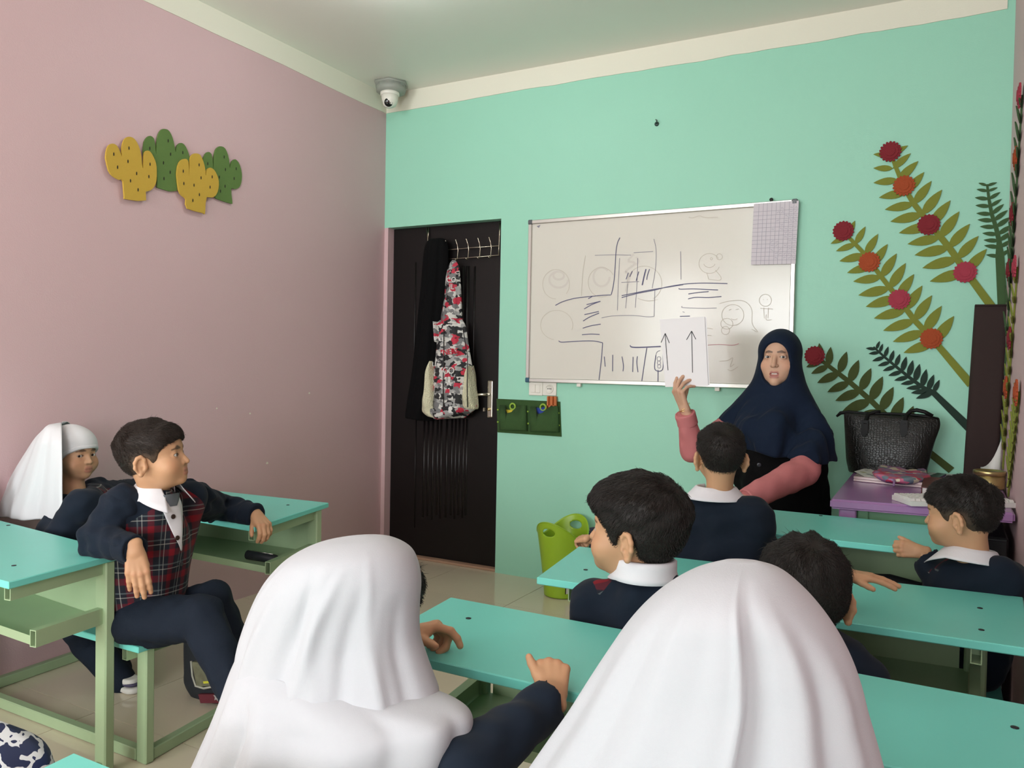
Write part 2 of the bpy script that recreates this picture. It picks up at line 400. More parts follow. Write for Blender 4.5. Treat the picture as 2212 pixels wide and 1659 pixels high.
def room():
    fl = box('floor', m_grout, XL-0.12, XR+0.12, YR-0.1, 4.16, -0.12, -0.004); setp(fl, kind='structure')
    bm = bmesh.new(); bm_box(bm, -0.2985, 0.2985, -0.2985, 0.2985, -0.01, 0.0); tm = from_bm(bm); tm.materials.append(m_tile)
    for i in range(-1, 6):
        for j in range(-11, 5):
            cx, cy = -2.8+0.6*i, 1.39+0.6*j
            x0, x1, y0, y1 = max(cx-0.2985, XL), min(cx+0.2985, XR), max(cy-0.2985, YR), min(cy+0.2985, 4.09)
            if x1-x0 < 0.03 or y1-y0 < 0.03: continue
            t = bpy.data.objects.new('tile', tm); C.objects.link(t); t.parent = fl
            t.location = ((x0+x1)/2, (y0+y1)/2, 0); t.scale = ((x1-x0)/0.597, (y1-y0)/0.597, 1)
    setp(box('ceiling', m_ceil, XL-0.12, XR+0.12, YR-0.12, 4.14, ZC, ZC+0.12), kind='structure')
    bm = bmesh.new(); bm_box(bm, XL-0.12, XL, YR-0.12, -2.4, 0, ZC); bm_box(bm, XL-0.12, XL, -0.8, 4.14, 0, ZC); bm_box(bm, XL-0.12, XL, -2.4, -0.8, 0, 0.95); bm_box(bm, XL-0.12, XL, -2.4, -0.8, 2.45, ZC)
    wl = link('wall_left', from_bm(bm), m_pink); setp(wl, kind='structure')
    for px, py, s in ((577, 1000, 0.008), (540, 893, 0.006), (668, 849, 0.007), (468, 882, 0.005)):
        p = PX(px, py, XL+0.0002); bm = bmesh.new()
        vs = [bm.verts.new(p+Vector((0.0006, s*math.cos(a)*(1+0.4*math.sin(5*a)), s*0.8*math.sin(a)))) for a in [k*PI/4 for k in range(8)]]
        bm.faces.new(vs); link('paint_chip', from_bm(bm), m_cream, wl)
    bm = bmesh.new(); xo = -2.262
    bm_box(bm, xo, XR+0.12, YB, YB+0.12, 0, ZC); bm_box(bm, XL, xo, YB, YB+0.12, 2.038, ZC)
    setp(link('wall_back', from_bm(bm), m_mint), kind='structure')
    # right wall with the side window opening, rear wall with the rear window opening
    bm = bmesh.new(); y0, y1 = -2.8, -1.4
    bm_box(bm, XR, XR+0.12, YR-0.12, y0, 0, ZC); bm_box(bm, XR, XR+0.12, y1, 4.14, 0, ZC); bm_box(bm, XR, XR+0.12, y0, y1, 0, 0.95); bm_box(bm, XR, XR+0.12, y0, y1, 2.1, ZC)
    setp(link('wall_right', from_bm(bm), m_pink), kind='structure')
    bm = bmesh.new(); x0, x1 = -2.95, -0.75
    bm_box(bm, XL, x0, YR-0.12, YR, 0, ZC); bm_box(bm, x1, XR, YR-0.12, YR, 0, ZC); bm_box(bm, x0, x1, YR-0.12, YR, 0, 0.85); bm_box(bm, x0, x1, YR-0.12, YR, 2.65, ZC)
    setp(link('wall_rear', from_bm(bm), m_mint), kind='structure')
    for nm, pts in (('window_1', [((-2.95, YR-0.05, 0.85), (-0.75, YR-0.05, 2.65)), (1, 0, 0)]), ('window_2', [((XR+0.05, -2.8, 0.95), (XR+0.05, -1.4, 2.1)), (0, 1, 0)]), ('added_window', [((XL-0.05, -2.4, 0.95), (XL-0.05, -0.8, 2.45)), (0, 1, 0)])):  # the third frame is added, only for the left fill light
        (a, b), ax = pts; a, b = Vector(a), Vector(b); bm = bmesh.new(); nr = (0, 1, 0) if ax[0] else (1, 0, 0)
        A, B, Cc, D = a, Vector((b.x, b.y, a.z)), b, Vector((a.x, a.y, b.z))
        for p, q in ((A, B), (B, Cc), (Cc, D), (D, A), ((A+B)/2, (Cc+D)/2)): obox(bm, p, q, nr, 0.05, 0.05)
        setp(link(nm, from_bm(bm), m_white_pl), kind='structure')
    # cream band under the ceiling, slightly wavy paint edge
    r = random.Random(3)
    def band(name, a, b, ext):
        n = 40; a, b = Vector(a), Vector(b); low = []; z = 0
        for i in range(n+1):
            z = 0.6*z+r.uniform(-0.003, 0.003); p = a.lerp(b, i/n); low.append(Vector((p.x, p.y, ZP+z)))
        bm = bmesh.new(); e = Vector(ext); top = [Vector((p.x, p.y, ZC)) for p in low]
        G = [[bm.verts.new(q) for q in L] for L in (low, top, [p+e for p in low], [p+e for p in top])]
        for i in range(n):
            for s, t in ((2, 3), (0, 2)): bm.faces.new((G[s][i], G[s][i+1], G[t][i+1], G[t][i]))
        setp(link(name, from_bm(bm), m_cream), kind='structure')
    band('trim_1', (XL, YR, 0), (XL, YB, 0), (0.005, 0, 0))
    band('trim_2', (XL, YB, 0), (XR-0.03, YB, 0), (0, -0.005, 0))
    # thin pink frame strip and wooden threshold of the door
    setp(box('trim_3', m_pink, XL, XL+0.028, YB+0.0, YB+0.06, 0, 2.038), kind='structure')
    setp(box('trim_4', mat('threshold', (0.42, 0.26, 0.17), 0.5), XL, -2.262, YB+0.012, YB+0.075, 0, 0.014, bev=0.003), kind='structure')
room()

def door():
    d = box('door_1', m_black_door, XL+0.03, -2.264, YB+0.055, YB+0.10, 0.016, 2.036, bev=0.002); setp(d, kind='structure')
    yf = YB+0.055
    def rib(x, z0, z1, wd=0.012, dep=0.006):
        bm = bmesh.new(); n = 6; pr = [(-wd/2, 0.0)]+[(-wd/2+wd*i/n, -dep*math.sin(PI*i/n)) for i in range(1, n)]+[(wd/2, 0.0)]
        lo = [bm.verts.new((x+a, yf+b, z0)) for a, b in pr]; hi = [bm.verts.new((x+a, yf+b, z1)) for a, b in pr]
        for i in range(len(pr)-1): bm.faces.new((lo[i], lo[i+1], hi[i+1], hi[i]))
        bm.faces.new(lo); bm.faces.new(hi)
        link('door_rib', from_bm(bm, True), m_black_door, d)
    xd = lambda px, py: P(px, py, yf)
    a = xd(898, 567); b = xd(896, 880); rib(a.x, b.z, a.z, 0.014)
    a = xd(899, 900); b = xd(898, 1140); rib(a.x, b.z, a.z, 0.010)
    for px in (917, 926, 936, 946, 954, 966, 977, 985, 993, 1002, 1009):
        a = xd(px, 905); b = xd(px-3, 1120+rnd.uniform(-8, 8)); rib(a.x, b.z, a.z, 0.016, 0.005)
    # the long moulded panel right of the coats
    for px, wd, dep in ((1001, 0.02, 0.008), (1011, 0.026, 0.012), (1026, 0.014, 0.006)):
        a = xd(px, 575); b = xd(px-4, 895); rib(a.x, b.z, a.z, wd, dep)
    # handle plate, lever, lock
    h = empty('door_handle', (0, 0, 0)); h.parent = d
    p = P(1060, 862, yf)
    box('plate', m_steel, p.x-0.017, p.x+0.017, yf-0.008, yf-0.0005, P(1060, 902, yf).z, P(1060, 822, yf).z, h, bev=0.006, seg=3)
    l = P(1057, 852, yf)
    tube('lever', m_steel, [(l.x, yf-0.006, l.z), (l.x, yf-0.045, l.z), (l.x-0.025, yf-0.052, l.z), (l.x-0.06, yf-0.052, l.z-0.003), (l.x-0.09, yf-0.05, l.z-0.010)], [0.009, 0.009, 0.009, 0.008, 0.006], h)
    k = P(1058, 884, yf)
    lathe('lock_cylinder', mat('brass', (0.75, 0.6, 0.3), 0.3, metal=1), [(0.009, 0), (0.009, 0.012), (0.006, 0.013)], (k.x, yf-0.006, k.z), h, 14, (0, -1, 0))
    box('key', m_steel, k.x-0.028, k.x-0.022, yf-0.03, yf-0.006, k.z-0.012, k.z+0.008, h)
door()

def lamps():
    for i, (x, y) in enumerate(LAMPS):
        e = empty('ceiling_lamp', (x, y, ZC), ['round white ceiling bulb near the whiteboard wall', 'round white ceiling bulb above the middle of the class'][i], 'lamp')
        lathe('lamp_base', m_white_pl, [(0.05, 0), (0.05, -0.012), (0.025, -0.018), (0.022, -0.03)], (x, y, ZC), e)
        m = mat('bulb_glow_%d' % i, (1, 1, 1), 0.4, emit=((0.93, 0.975, 1.0), (90, 60)[i]))
        lathe('bulb', m, [(0.02, -0.03), (0.045, -0.045), (0.058, -0.07), (0.05, -0.10), (0.02, -0.118), (0.0, -0.12)], (x, y, ZC), e)
lamps()

# ================================================================ WALL THINGS ON THE MINT WALL
def BK(px, py, off=0.0): return P(px, py, YB-off)
NB = Vector((0, -1, 0))
def whiteboard():
    x0, x1, z0, z1 = -2.072, -0.642, 1.108, 2.010; y = YB-0.018
    e = empty('whiteboard', ((x0+x1)/2, YB, z0), 'large whiteboard with marker road drawing on the mint wall', 'whiteboard')
    box('board_panel', mat('board_white', (0.70, 0.68, 0.61), 0.16, var=0.03, vscale=4), x0+0.005, x1-0.005, y, YB-0.002, z0+0.005, z1-0.005, e)
    t = 0.022
    for n, a in (('frame_rail', (x0+t, x1-t, z1-t, z1)), ('frame_rail', (x0+t, x1-t, z0, z0+t)), ('frame_rail', (x0, x0+t, z0+t, z1-t)), ('frame_rail', (x1-t, x1, z0+t, z1-t))):
        box(n, m_alu, a[0], a[1], y-0.012, YB-0.002, a[2], a[3], e, bev=0.003)
    for i, (cx, cz) in enumerate(((x0, z0), (x1-t, z0), (x0, z1-t), (x1-t, z1-t))):
        box('corner_cap', mat('blue_cap', (0.03, 0.10, 0.16), 0.4) if i == 0 else mat('grey_cap', (0.10, 0.11, 0.12), 0.4), cx-0.002, cx+t+0.002, y-0.014, YB-0.002, cz-0.002, cz+t+0.002, e, bev=0.004)
    for cx in (-1.0, -1.75): box('hanger_clip', m_white_pl, cx-0.012, cx+0.012, y-0.005, YB-0.002, z0-0.018, z0+0.002, e, bev=0.002)
    K = 3.456
    def c3(x, y_, o=0.0012): return P(1120+x/K, 410+y_/K, y-o)
    def circ(cx, cy, rx, ry=None, a0=0, a1=360, n=28): return [(cx+rx*math.cos(math.radians(a0+(a1-a0)*i/n)), cy+(ry or rx)*math.sin(math.radians(a0+(a1-a0)*i/n))) for i in range(n+1)]
    ink = [[(757,357),(738,400),(727,470),(722,560),(716,650),(705,730),(692,783)], [(275,863),(330,835),(420,810),(520,798),(620,788),(690,785)],
        [(770,805),(880,775),(1010,750),(1110,725),(1230,705),(1340,697),(1450,697),(1560,700)], [(770,790),(880,768),(1000,745),(1230,708)],
        [(1197,735),(1210,742),(1300,740),(1400,744),(1490,748)], [(1266,815),(1320,803),(1420,804),(1515,797)], [(1205,945),(1280,943)], [(1268,778),(1330,768),(1420,760)],
        [(508,857),(612,832)], [(490,890),(545,858),(612,832)], [(492,932),(600,908)], [(482,980),(530,950),(602,920)], [(480,1033),(540,1015),(614,1003)], [(474,1082),(540,1077),(606,1080)], [(520,813),(550,797)],
        [(300,1127),(320,1137),(400,1133),(500,1128),(570,1130),(628,1142)], [(628,1142),(620,1250),(601,1420)],
        [(640,1245),(647,1320)], [(703,1232),(702,1355)], [(772,1245),(783,1310),(780,1355)], [(855,1247),(852,1360)], [(888,1243),(883,1290),(892,1362)],
        [(833,1160),(845,1172),(900,1175),(1062,1168)], [(833,1163),(845,1175),(900,1178),(1062,1171)], [(958,1180),(945,1260),(920,1430)],
        [(1025,1235),(1018,1340),(1075,1342),(1078,1225)], [(1042,1345),(1041,1435)],
        [(850,607),(830,650)], [(820,620),(803,668)], [(898,610),(878,680)], [(950,592),(935,650),(922,712)], [(953,592),(938,650),(925,712)], [(978,592),(962,640),(958,672)]]
    thin = [[(1010,367),(1025,430),(1028,500),(1022,590),(1008,680),(997,735)], [(1222,868),(1230,880),(1370,885),(1480,883)], [(1225,910),(1240,915)],
        [(890,510),(885,690),(872,880)], [(768,692),(900,685)], [(1018,745),(1012,945)], [(620,957),(700,942),(850,938),(960,948),(1012,945)], [(815,700),(800,885)],
        [(1025,1235),(1035,1210),(1058,1200)], circ(1048,1262,14,16), circ(1048,1292,12,14), circ(1050,1318,12,14), [(755,510),(745,700),(738,900)], [(1210,460),(1213,670)],
        [(570,490),(700,485),(840,488)], [(860,470),(1005,460)]]
    faint = [circ(1425,550,78,74,20,330), circ(1500,500,22), circ(1425,540,45,40,20,160), circ(1440,515,8), [(1470,600),(1510,650),(1500,675),(1420,668)], [(1405,620),(1420,668)],
        circ(1600,935,82,78), [(1500,850),(1580,830),(1680,830),(1740,890),(1745,1000),(1785,1060),(1740,1040)], circ(1555,1000,45,40), circ(1545,1050,30), [(1570,900),(1590,890)], [(1620,895),(1645,890)], circ(1610,960,22,10,0,180),
        circ(1843,825,45), [(1830,880),(1835,960)], [(1865,880),(1862,960)], [(1805,885),(1900,890)], [(1850,930),(1850,970),(1890,970)], [(1825,818),(1832,818)], [(1855,818),(1862,818)],
        [(1500,1280),(1560,1275),(1600,1255),(1580,1320),(1610,1300)], circ(280,705,100,110,90,400), circ(620,690,100,110,60,330), circ(940,700,130,130,180,420), circ(285,1010,120,110,100,380),
        [(1270,205),(1300,210),(1350,195),(1400,208),(1490,205)], [(1560,1340),(1590,1350),(1640,1320)], [(1400,1030),(1450,1040)], [(1400,1085),(1440,1088)], [(500,490),(480,620),(470,790)], [(890,810),(960,830),(1040,820)]]
    smudge = [circ(300,670,70,60,0,300), circ(620,650,60,70,0,320), circ(300,640,40,30), [(860,480),(820,530),(870,550),(800,610),(830,640),(800,760)], [(880,500),(895,540),(870,560)]]
    for nm, L, wd, colr in (('marker_drawing', ink, 0.0042, (0.07, 0.07, 0.16)), ('marker_drawing', thin, 0.0028, (0.22, 0.21, 0.27)), ('faint_drawing', faint, 0.0028, (0.54, 0.50, 0.42)), ('erased_smudge', smudge, 0.012, (0.62, 0.585, 0.53)), ('red_line', [[(1400,1160),(1500,1155),(1600,1160),(1645,1148)]], 0.003, (0.55, 0.25, 0.28))):
        bm = bmesh.new()
        o0 = {0.07: .0016, 0.22: .0013, 0.54: .0009, 0.62: .0003, 0.55: .0016}[colr[0]]
        for i_, s in enumerate(L): bm_ribbon(bm, [c3(*p, o0+i_*1.2e-5) for p in (crom([(a, b, 0) for a, b in s], 4*len(s))[:, :2] if len(s) > 2 else s)], wd, NB)
        me = bpy.data.meshes.new('m'); bm.to_mesh(me); bm.free(); link(nm, me, mat('ink_%.2f' % colr[0], colr, 0.5), e, kind='stuff')
    bm = bmesh.new(); vs = [bm.verts.new(c3(*p)) for p in ((135,272),(165,262),(152,285))]; bm.faces.new(vs); link('magnet_mark', from_bm(bm), mat('ink_0.22', (0.22, 0.21, 0.27), 0.5), e)
    # grid chart
    cor = [P(1120+a/K, 410+b/K, y-0.0135) for a, b in ((1757,105),(2093,80),(2068,553),(1735,560))]
    g = empty('grid_chart', cor[3], 'white paper chart with handwritten grid at the upper right whiteboard corner', 'paper')
    prism('sheet', mat('chart_paper', (0.66, 0.62, 0.66), 0.8), cor, (0, 0.0008, 0), g)
    def bl(u, v): return (cor[0]*(1-u)+cor[1]*u)*(1-v)+(cor[3]*(1-u)+cor[2]*u)*v + NB*0.0006
    us = [0.12, .22, .31, .41, .51, .6, .7, .8, .9]; vs_ = [0.135+0.0665*i for i in range(13)]
    bm = bmesh.new()
    for u in us: bm_ribbon(bm, [bl(u, 0), bl(u, 1)], 0.0013, NB)
    for v in vs_: bm_ribbon(bm, [bl(0, v)+NB*.0001, bl(1, v)+NB*.0001], 0.0013, NB)
    me = bpy.data.meshes.new('m'); bm.to_mesh(me); bm.free(); link('grid_lines', me, mat('chart_ink', (0.30, 0.29, 0.36), 0.6), g)
    bm = bmesh.new(); r = random.Random(5)
    for vi in range(13):
        for ui in range(8, 2, -1):
            if r.random() < (0.95, 0.85, 0.7, 0.5, 0.35, 0.2)[8-ui]:
                u0, v0 = us[ui]+0.02, vs_[vi]-0.035
                bm_ribbon(bm, [bl(u0+0.015*k+r.uniform(-.004, .004), v0+r.uniform(-0.014, 0.014)) for k in range(5)], 0.0016, NB)
    me = bpy.data.meshes.new('m'); bm.to_mesh(me); bm.free(); link('handwriting', me, mat('chart_ink2', (0.36, 0.35, 0.42), 0.6), g, kind='stuff')
    p = BK(1667, 434, 0.012); h = empty('nail', p, 'small black nail on top of the whiteboard frame', 'nail')
    lathe('nail_shank', m_black_pl, [(0.004, -0.01), (0.004, 0.01)], p+Vector((0, 0, 0.0)), h, 8, (0, -1, 0.4)); lathe('nail_head', m_black_pl, [(0.008, 0.008), (0.009, 0.014), (0.003, 0.016)], p, h, 10, (0, -1, 0.4))
whiteboard()

def fittings():
    # light switch and socket
    def plate(cr):
        a, b = [P(800+x/3.13, 430+y_/3.13, YB) for x, y_ in cr]; return a.x, b.x, b.z, a.z
    x0, x1, z0, z1 = plate(((1078, 1233), (1168, 1329)))
    e = empty('light_switch', ((x0+x1)/2, YB, z0), 'double rocker light switch under the left end of the whiteboard', 'switch')
    box('faceplate', m_white_pl, x0, x1, YB-0.010, YB-0.001, z0, z1, e, bev=0.002)
    xm = (x0+x1)/2
    for a, b in ((x0+0.014, xm-0.001), (xm+0.001, x1-0.014)): box('rocker', m_white_pl, a, b, YB-0.0135, YB-0.009, z0+0.016, z1-0.016, e, bev=0.001)
    x0, x1, z0, z1 = plate(((1171, 1236), (1261, 1330))); xm, zm = (x0+x1)/2, (z0+z1)/2
    e = empty('wall_socket', (xm, YB, z0), 'round power socket beside the light switch', 'socket')
    box('faceplate', m_white_pl, x0, x1, YB-0.010, YB-0.001, z0, z1, e, bev=0.002)
    lathe('socket_ring', m_white_pl, [(0.0255, 0), (0.0255, 0.004), (0.021, 0.004), (0.020, 0.0005), (0.0, 0.0005)], (xm, YB-0.0101, zm), e, 28, (0, -1, 0))
    for dx in (-0.009, 0, 0.009): lathe('socket_hole', m_black_pl, [(0.003, 0.0005), (0.003, 0.0016), (0.0005, 0.0017)], (xm+dx, YB-0.0105, zm), e, 8, (0, -1, 0))
    # hook left high on the wall
    p = BK(1419, 268, 0.0); e = empty('wall_screw', p, 'small dark bent screw high on the bare mint wall above the whiteboard', 'screw')
    lathe('screw_plug', mat('dark_green_metal', (0.02, 0.05, 0.04), 0.4), [(0.012, 0), (0.012, 0.004), (0.005, 0.006)], p, e, 10, (0, -1, 0))
    tube('screw_hook', mat('dark_green_metal', (0, 0, 0)), [p+Vector((0, -0.003, 0)), p+Vector((0.004, -0.02, 0.002)), p+Vector((0.008, -0.024, 0.012)), p+Vector((0.0, -0.02, 0.017))], 0.0032, e, 6)
    # security camera
    c = Vector((-2.945, 3.85, ZC)); e = empty('security_camera', c, 'white dome security camera on a grey hexagonal box in the ceiling corner', 'camera')
    mg = mat('camera_grey', (0.30, 0.32, 0.28), 0.5)
    lathe('mounting_plate', mg, [(0.106, -0.001), (0.106, -0.012), (0.098, -0.015), (0.098, -0.026)], c, e, 6)
    lathe('mounting_box', mg, [(0.092, -0.015), (0.086, -0.055), (0.06, -0.066)], c, e, 12)
    d = P(842, 219, 3.83)
    lathe('base_ring', m_white_pl, [(0.03, 0.062), (0.056, 0.05), (0.056, 0.034), (0.05, 0.03)], d, e, 28)
    lathe('housing', m_white_pl, [(0.051, 0.034), (0.046, 0.0), (0.036, -0.026), (0.02, -0.035)], d, e, 28)
    to = (Vector((0.1, 0, 1.0))-d).normalized()
    lathe('camera_ball', m_white_pl, [(0.0, -0.036), (0.025, -0.026), (0.036, 0), (0.031, 0.019), (0.027, 0.024)], d+Vector((0.0, -0.012, -0.008)), e, 24, to)
    lathe('lens_window', mat('lens_black', (0.006, 0.006, 0.007), 0.08), [(0.0265, 0.022), (0.024, 0.028), (0.012, 0.031), (0.0, 0.0315)], d+Vector((0.0, -0.012, -0.008)), e, 24, to)
    # green felt pocket organiser
    mf = mat('green_felt', (0.035, 0.085, 0.022), 0.95, bump=0.5, bscale=500, var=0.15, vscale=40)
    ml = mat('lime_felt', (0.30, 0.48, 0.06), 0.9)
    def c2(x, y_, off): return P(800+x/3.13, 430+y_/3.13, YB-off)
    cor = [c2(x, y_, 0.004) for x, y_ in ((853,1350),(1283,1370),(1292,1607),(860,1577))]
    e = empty('pocket_organiser', cor[3], 'dark green felt wall organiser with two pockets by the door', 'organiser')
    prism('backing', mf, cor, (0, 0.0035, 0), e)
    for ps in ([(873,1392),(883,1430),(905,1452),(955,1440),(1012,1412),(1055,1395),(1062,1568),(870,1563)], [(1078,1402),(1090,1440),(1115,1458),(1165,1445),(1220,1420),(1272,1400),(1278,1578),(1080,1572)]):
        bm = bmesh.new(); n = len(ps); cx = sum(p[0] for p in ps)/n; out = []; inn = []
        R = []
        for s, off in ((1.0, 0.006), (0.97, 0.020), (0.85, 0.030), (0.5, 0.034)):
            R.append([bm.verts.new(c2(cx+(x-cx)*s, y_ if y_ < 1500 else 1490+(y_-1490)*(s**0.4), off)) for x, y_ in ps])
        for A, B in zip(R, R[1:]):
            for i in range(n): bm.faces.new((A[i], A[(i+1) % n], B[(i+1) % n], B[i]))
        bm.faces.new(R[-1]); link('pocket', from_bm(bm, True), mf, e)
    for x, y_ in ((863,1425),(863,1507),(1065,1437),(1067,1518),(1273,1447),(1276,1530)): lathe('stud', ml, [(0.0055, 0), (0.0055, 0.003), (0.002, 0.0045)], c2(x, y_, 0.006), e, 10, (0, -1, 0))
    for x, y_ in ((962,1403),(1168,1408)):
        q = c2(x, y_, 0.012); tube('ring', ml, [q+Vector((0.017*math.cos(a), 0, 0.017*math.sin(a))) for a in [k*PI/8 for k in range(16)]], 0.0052, e, 8, close=True)
    def blob(name, m, pts, off, th, lab, cat):
        bm = bmesh.new(); bm_prism(bm, [c2(x, y_, off) for x, y_ in pts], Vector((0, th, 0))); bmesh.ops.recalc_face_normals(bm, faces=bm.faces)
        bmesh.ops.bevel(bm, geom=list(bm.edges), offset=0.003, segments=2, affect='EDGES'); return link(name, from_bm(bm, True), m, label=lab, cat=cat)
    blob('yellow_cloth', mat('yellow_cloth', (0.62, 0.50, 0.04), 0.8), [(888,1440),(905,1422),(940,1426),(965,1418),(968,1470),(900,1500)], 0.016, 0.010, 'folded yellow cloth in the left felt pocket', 'cloth')
    blob('blue_cloth', mat('blue_cloth', (0.02, 0.05, 0.30), 0.8), [(1085,1425),(1110,1410),(1150,1412),(1180,1405),(1182,1470),(1110,1500)], 0.016, 0.010, 'folded blue cloth in the right felt pocket', 'cloth')
    mo = mat('orange_plastic', (0.50, 0.13, 0.025), 0.5); q = c2(1222, 1420, 0.02)
    e = empty('marker_box', q, 'orange box of markers standing in the right felt pocket', 'box')
    prism('box_back', mo, [c2(x, y_, 0.012) for x, y_ in ((1197,1332),(1257,1334),(1252,1440),(1192,1440))], (0, 0.004, 0), e)
    for x in (1199, 1227, 1252): prism('divider', mo, [c2(x+a, y_, 0.026) for a, y_ in ((-5,1334),(5,1334),(3,1440),(-7,1440))], (0, 0.014, 0), e)
    prism('front_lip', mo, [c2(x, y_, 0.026) for x, y_ in ((1197,1395),(1254,1395),(1252,1440),(1192,1440))], (0, 0.003, 0), e)
fittings()

def coats():
    yf = YB+0.05; mw = mat('wire_chrome', (0.55, 0.50, 0.40), 0.25, metal=1)
    e = empty('coat_rack', P(1020, 545, yf-0.03), 'chrome wire rack of hooks hung over the black door', 'coat rack')
    D = lambda px, py, off=0.03: P(px, py, yf-off)
    tube('rail', mw, [D(930, 542), D(966, 540), D(1020, 535), D(1078, 531)], 0.0026, e, 6); tube('rail', mw, [D(926, 565), D(966, 560), D(1020, 556), D(1078, 551)], 0.0026, e, 6)
    tube('door_strap', mw, [P(1083, 480, yf+0.0), D(1080, 500, 0.012), D(1078, 531), D(1077, 552)], 0.003, e, 6); tube('door_strap', mw, [P(1079, 481, yf+0.0), D(1079, 502, 0.012), D(1078, 531)], 0.003, e, 6)
    tube('door_strap', mw, [P(922, 492, yf+0.0), D(924, 515, 0.012), D(925, 545), D(926, 565)], 0.003, e, 6); tube('door_strap', mw, [P(926, 492, yf+0.0), D(925, 515, 0.012)], 0.003, e, 6)
    for px in (940, 967, 989, 1012, 1037, 1061):
        t = (px-940)/120*9
        tube('hook', mw, [D(px-5, 521-t, 0.055), D(px-1, 532-t*0.8, 0.036), D(px+0.5, 543-t*0.8, 0.033), D(px-1, 562-t*0.9, 0.033), D(px-3, 566-t*0.9, 0.045), D(px-6, 562-t*0.9, 0.055)], 0.003, e, 6)
    # long black coat
    def pr(a, b, df, db): return (P(*a, yf-0.045), P(*b, yf-0.045), df, db)
    fold = lambda th, t: 0.10*min(1, 3*t)*math.sin(5*th+2*t)+0.05*math.sin(11*th+1)
    lv = [pr((936,516),(952,514),.01,.01), pr((926,521),(963,519),.035,.02), pr((920,545),(967,545),.05,.035), pr((914,620),(964,620),.06,.035), pr((906,700),(958,700),.07,.035), pr((897,790),(948,800),.07,.035), pr((887,860),(938,870),.075,.035), pr((882,898),(932,906),.07,.035), pr((884,901),(930,908),.05,.02)]
    link('black_coat', loft_mesh(lv, 40, 50, fold), mat('black_cloth', (0.0022, 0.0022, 0.0026), 0.9, bump=0.4, bscale=300, spec=0.15), label='long black coat hanging on the left hook of the door rack', cat='coat')
    # printed hooded jacket
    mp = ramp_mat('printed_cloth', 32, [(0.0, (0.015, 0.015, 0.017)), (0.24, (0.62, 0.61, 0.57)), (0.48, (0.18, 0.18, 0.18)), (0.66, (0.50, 0.025, 0.055)), (0.80, (0.36, 0.36, 0.35)), (0.92, (0.70, 0.69, 0.66))], 0.75, stretch=(1, 0.7, 1.35))
    mfl = mat('cream_fleece', (0.74, 0.71, 0.50), 1.0, bump=1.0, bscale=130, bdist=0.01)
    root = empty('hooded_jacket', P(975, 890, yf-0.05), 'child hooded jacket with red black and grey print on the door rack', 'jacket')
    yj = yf-0.06
    def pj(a, b, df, db): return (P(*a, yj), P(*b, yj), df, db)
    f2 = lambda th, t: 0.07*math.sin(4*th+3*t)+0.04*math.sin(9*th)
    link('hood', loft_mesh([pj((977,562),(984,562),.006,.006), pj((970,574),(991,576),.02,.02), pj((965,600),(994,604),.035,.03), pj((963,640),(996,640),.045,.035), pj((957,680),(997,684),.05,.035), pj((956,698),(1000,700),.05,.035)], 36, 40, f2), mp, root)
    f3 = lambda th, t: (0.05+0.06*t)*math.sin(6*th+2*t)+0.03*math.sin(13*th)
    link('body', loft_mesh([pj((950,692),(998,690),.03,.02), pj((945,702),(1006,706),.05,.035), pj((946,730),(1010,735),.06,.035), pj((942,770),(1016,775),.065,.035), pj((936,810),(1022,815),.07,.035), pj((936,850),(1024,855),.075,.035), pj((934,880),(1022,878),.075,.035), pj((940,902),(1008,898),.06,.03), pj((948,905),(1000,903),.03,.02)], 44, 56, f3), mp, root)
    for pts in (((949,698),(958,700)), ): link('collar_flap', loft_mesh([pj((944,695),(951,696),.06,0.0), pj((945,712),(955,716),.065,0.0), pj((948,735),(957,742),.07,0.0)], 20, 12), mp, root)
    ff = lambda th, t: 0.05*math.sin(7*th+5*t)+0.05*math.sin(15*t)
    link('fleece_lining', loft_mesh([pj((936,780),(940,780),.05,.02), pj((929,805),(942,810),.075,.03), pj((924,845),(946,850),.085,.03), pj((921,870),(948,876),.085,.03), pj((919,885),(952,893),.08,.03), pj((930,898),(955,902),.06,.02)], 30, 30, ff), mfl, root)
    link('fleece_lining', loft_mesh([pj((1018,790),(1021,790),.05,.02), pj((1012,815),(1027,820),.08,.03), pj((1008,850),(1030,853),.085,.03), pj((1006,868),(1033,872),.08,.03), pj((1008,880),(1031,884),.06,.02)], 30, 30, ff), mfl, root)
    link('hem_cuff', loft_mesh([pj((930,884),(1028,870),.088,.02), pj((932,894),(1028,880),.095,.02), pj((942,903),(1018,890),.09,.02), pj((950,906),(1005,898),.06,.02)], 40, 16, f3), mp, root)
    for px in (958, 1010): tube('zip', m_black_pl, [P(px+(962-px)*0.2, 712, yj-0.062), P(px, 770, yj-0.068), P(px-1, 830, yj-0.074), P(px, 880, yj-0.079)], 0.003, root, 6)
    mr = mat('print_red', (0.55, 0.02, 0.05), 0.7); mwh = mat('print_white', (0.72, 0.72, 0.68), 0.7)
    def word(s, px, py, sz, m, off, rot=0):
        me = text_mesh(s, sz, 0.002); me.transform(Matrix.Translation(P(px, py, yj-off)) @ Matrix.Rotation(PI/2, 4, 'X') @ Matrix.Rotation(rot, 4, 'Z'))
        link('printed_word', me, m, root)
    word('NERS', 973, 760, 0.046, mr, 0.074, 0.12); word('CO', 969, 801, 0.055, mwh, 0.079); word('LL', 970, 822, 0.055, mwh, 0.081); word('CO', 975, 605, 0.045, mwh, 0.043); word('IL', 976, 620, 0.045, mwh, 0.047); word('LL', 939, 787, 0.036, mwh, 0.056)
coats()

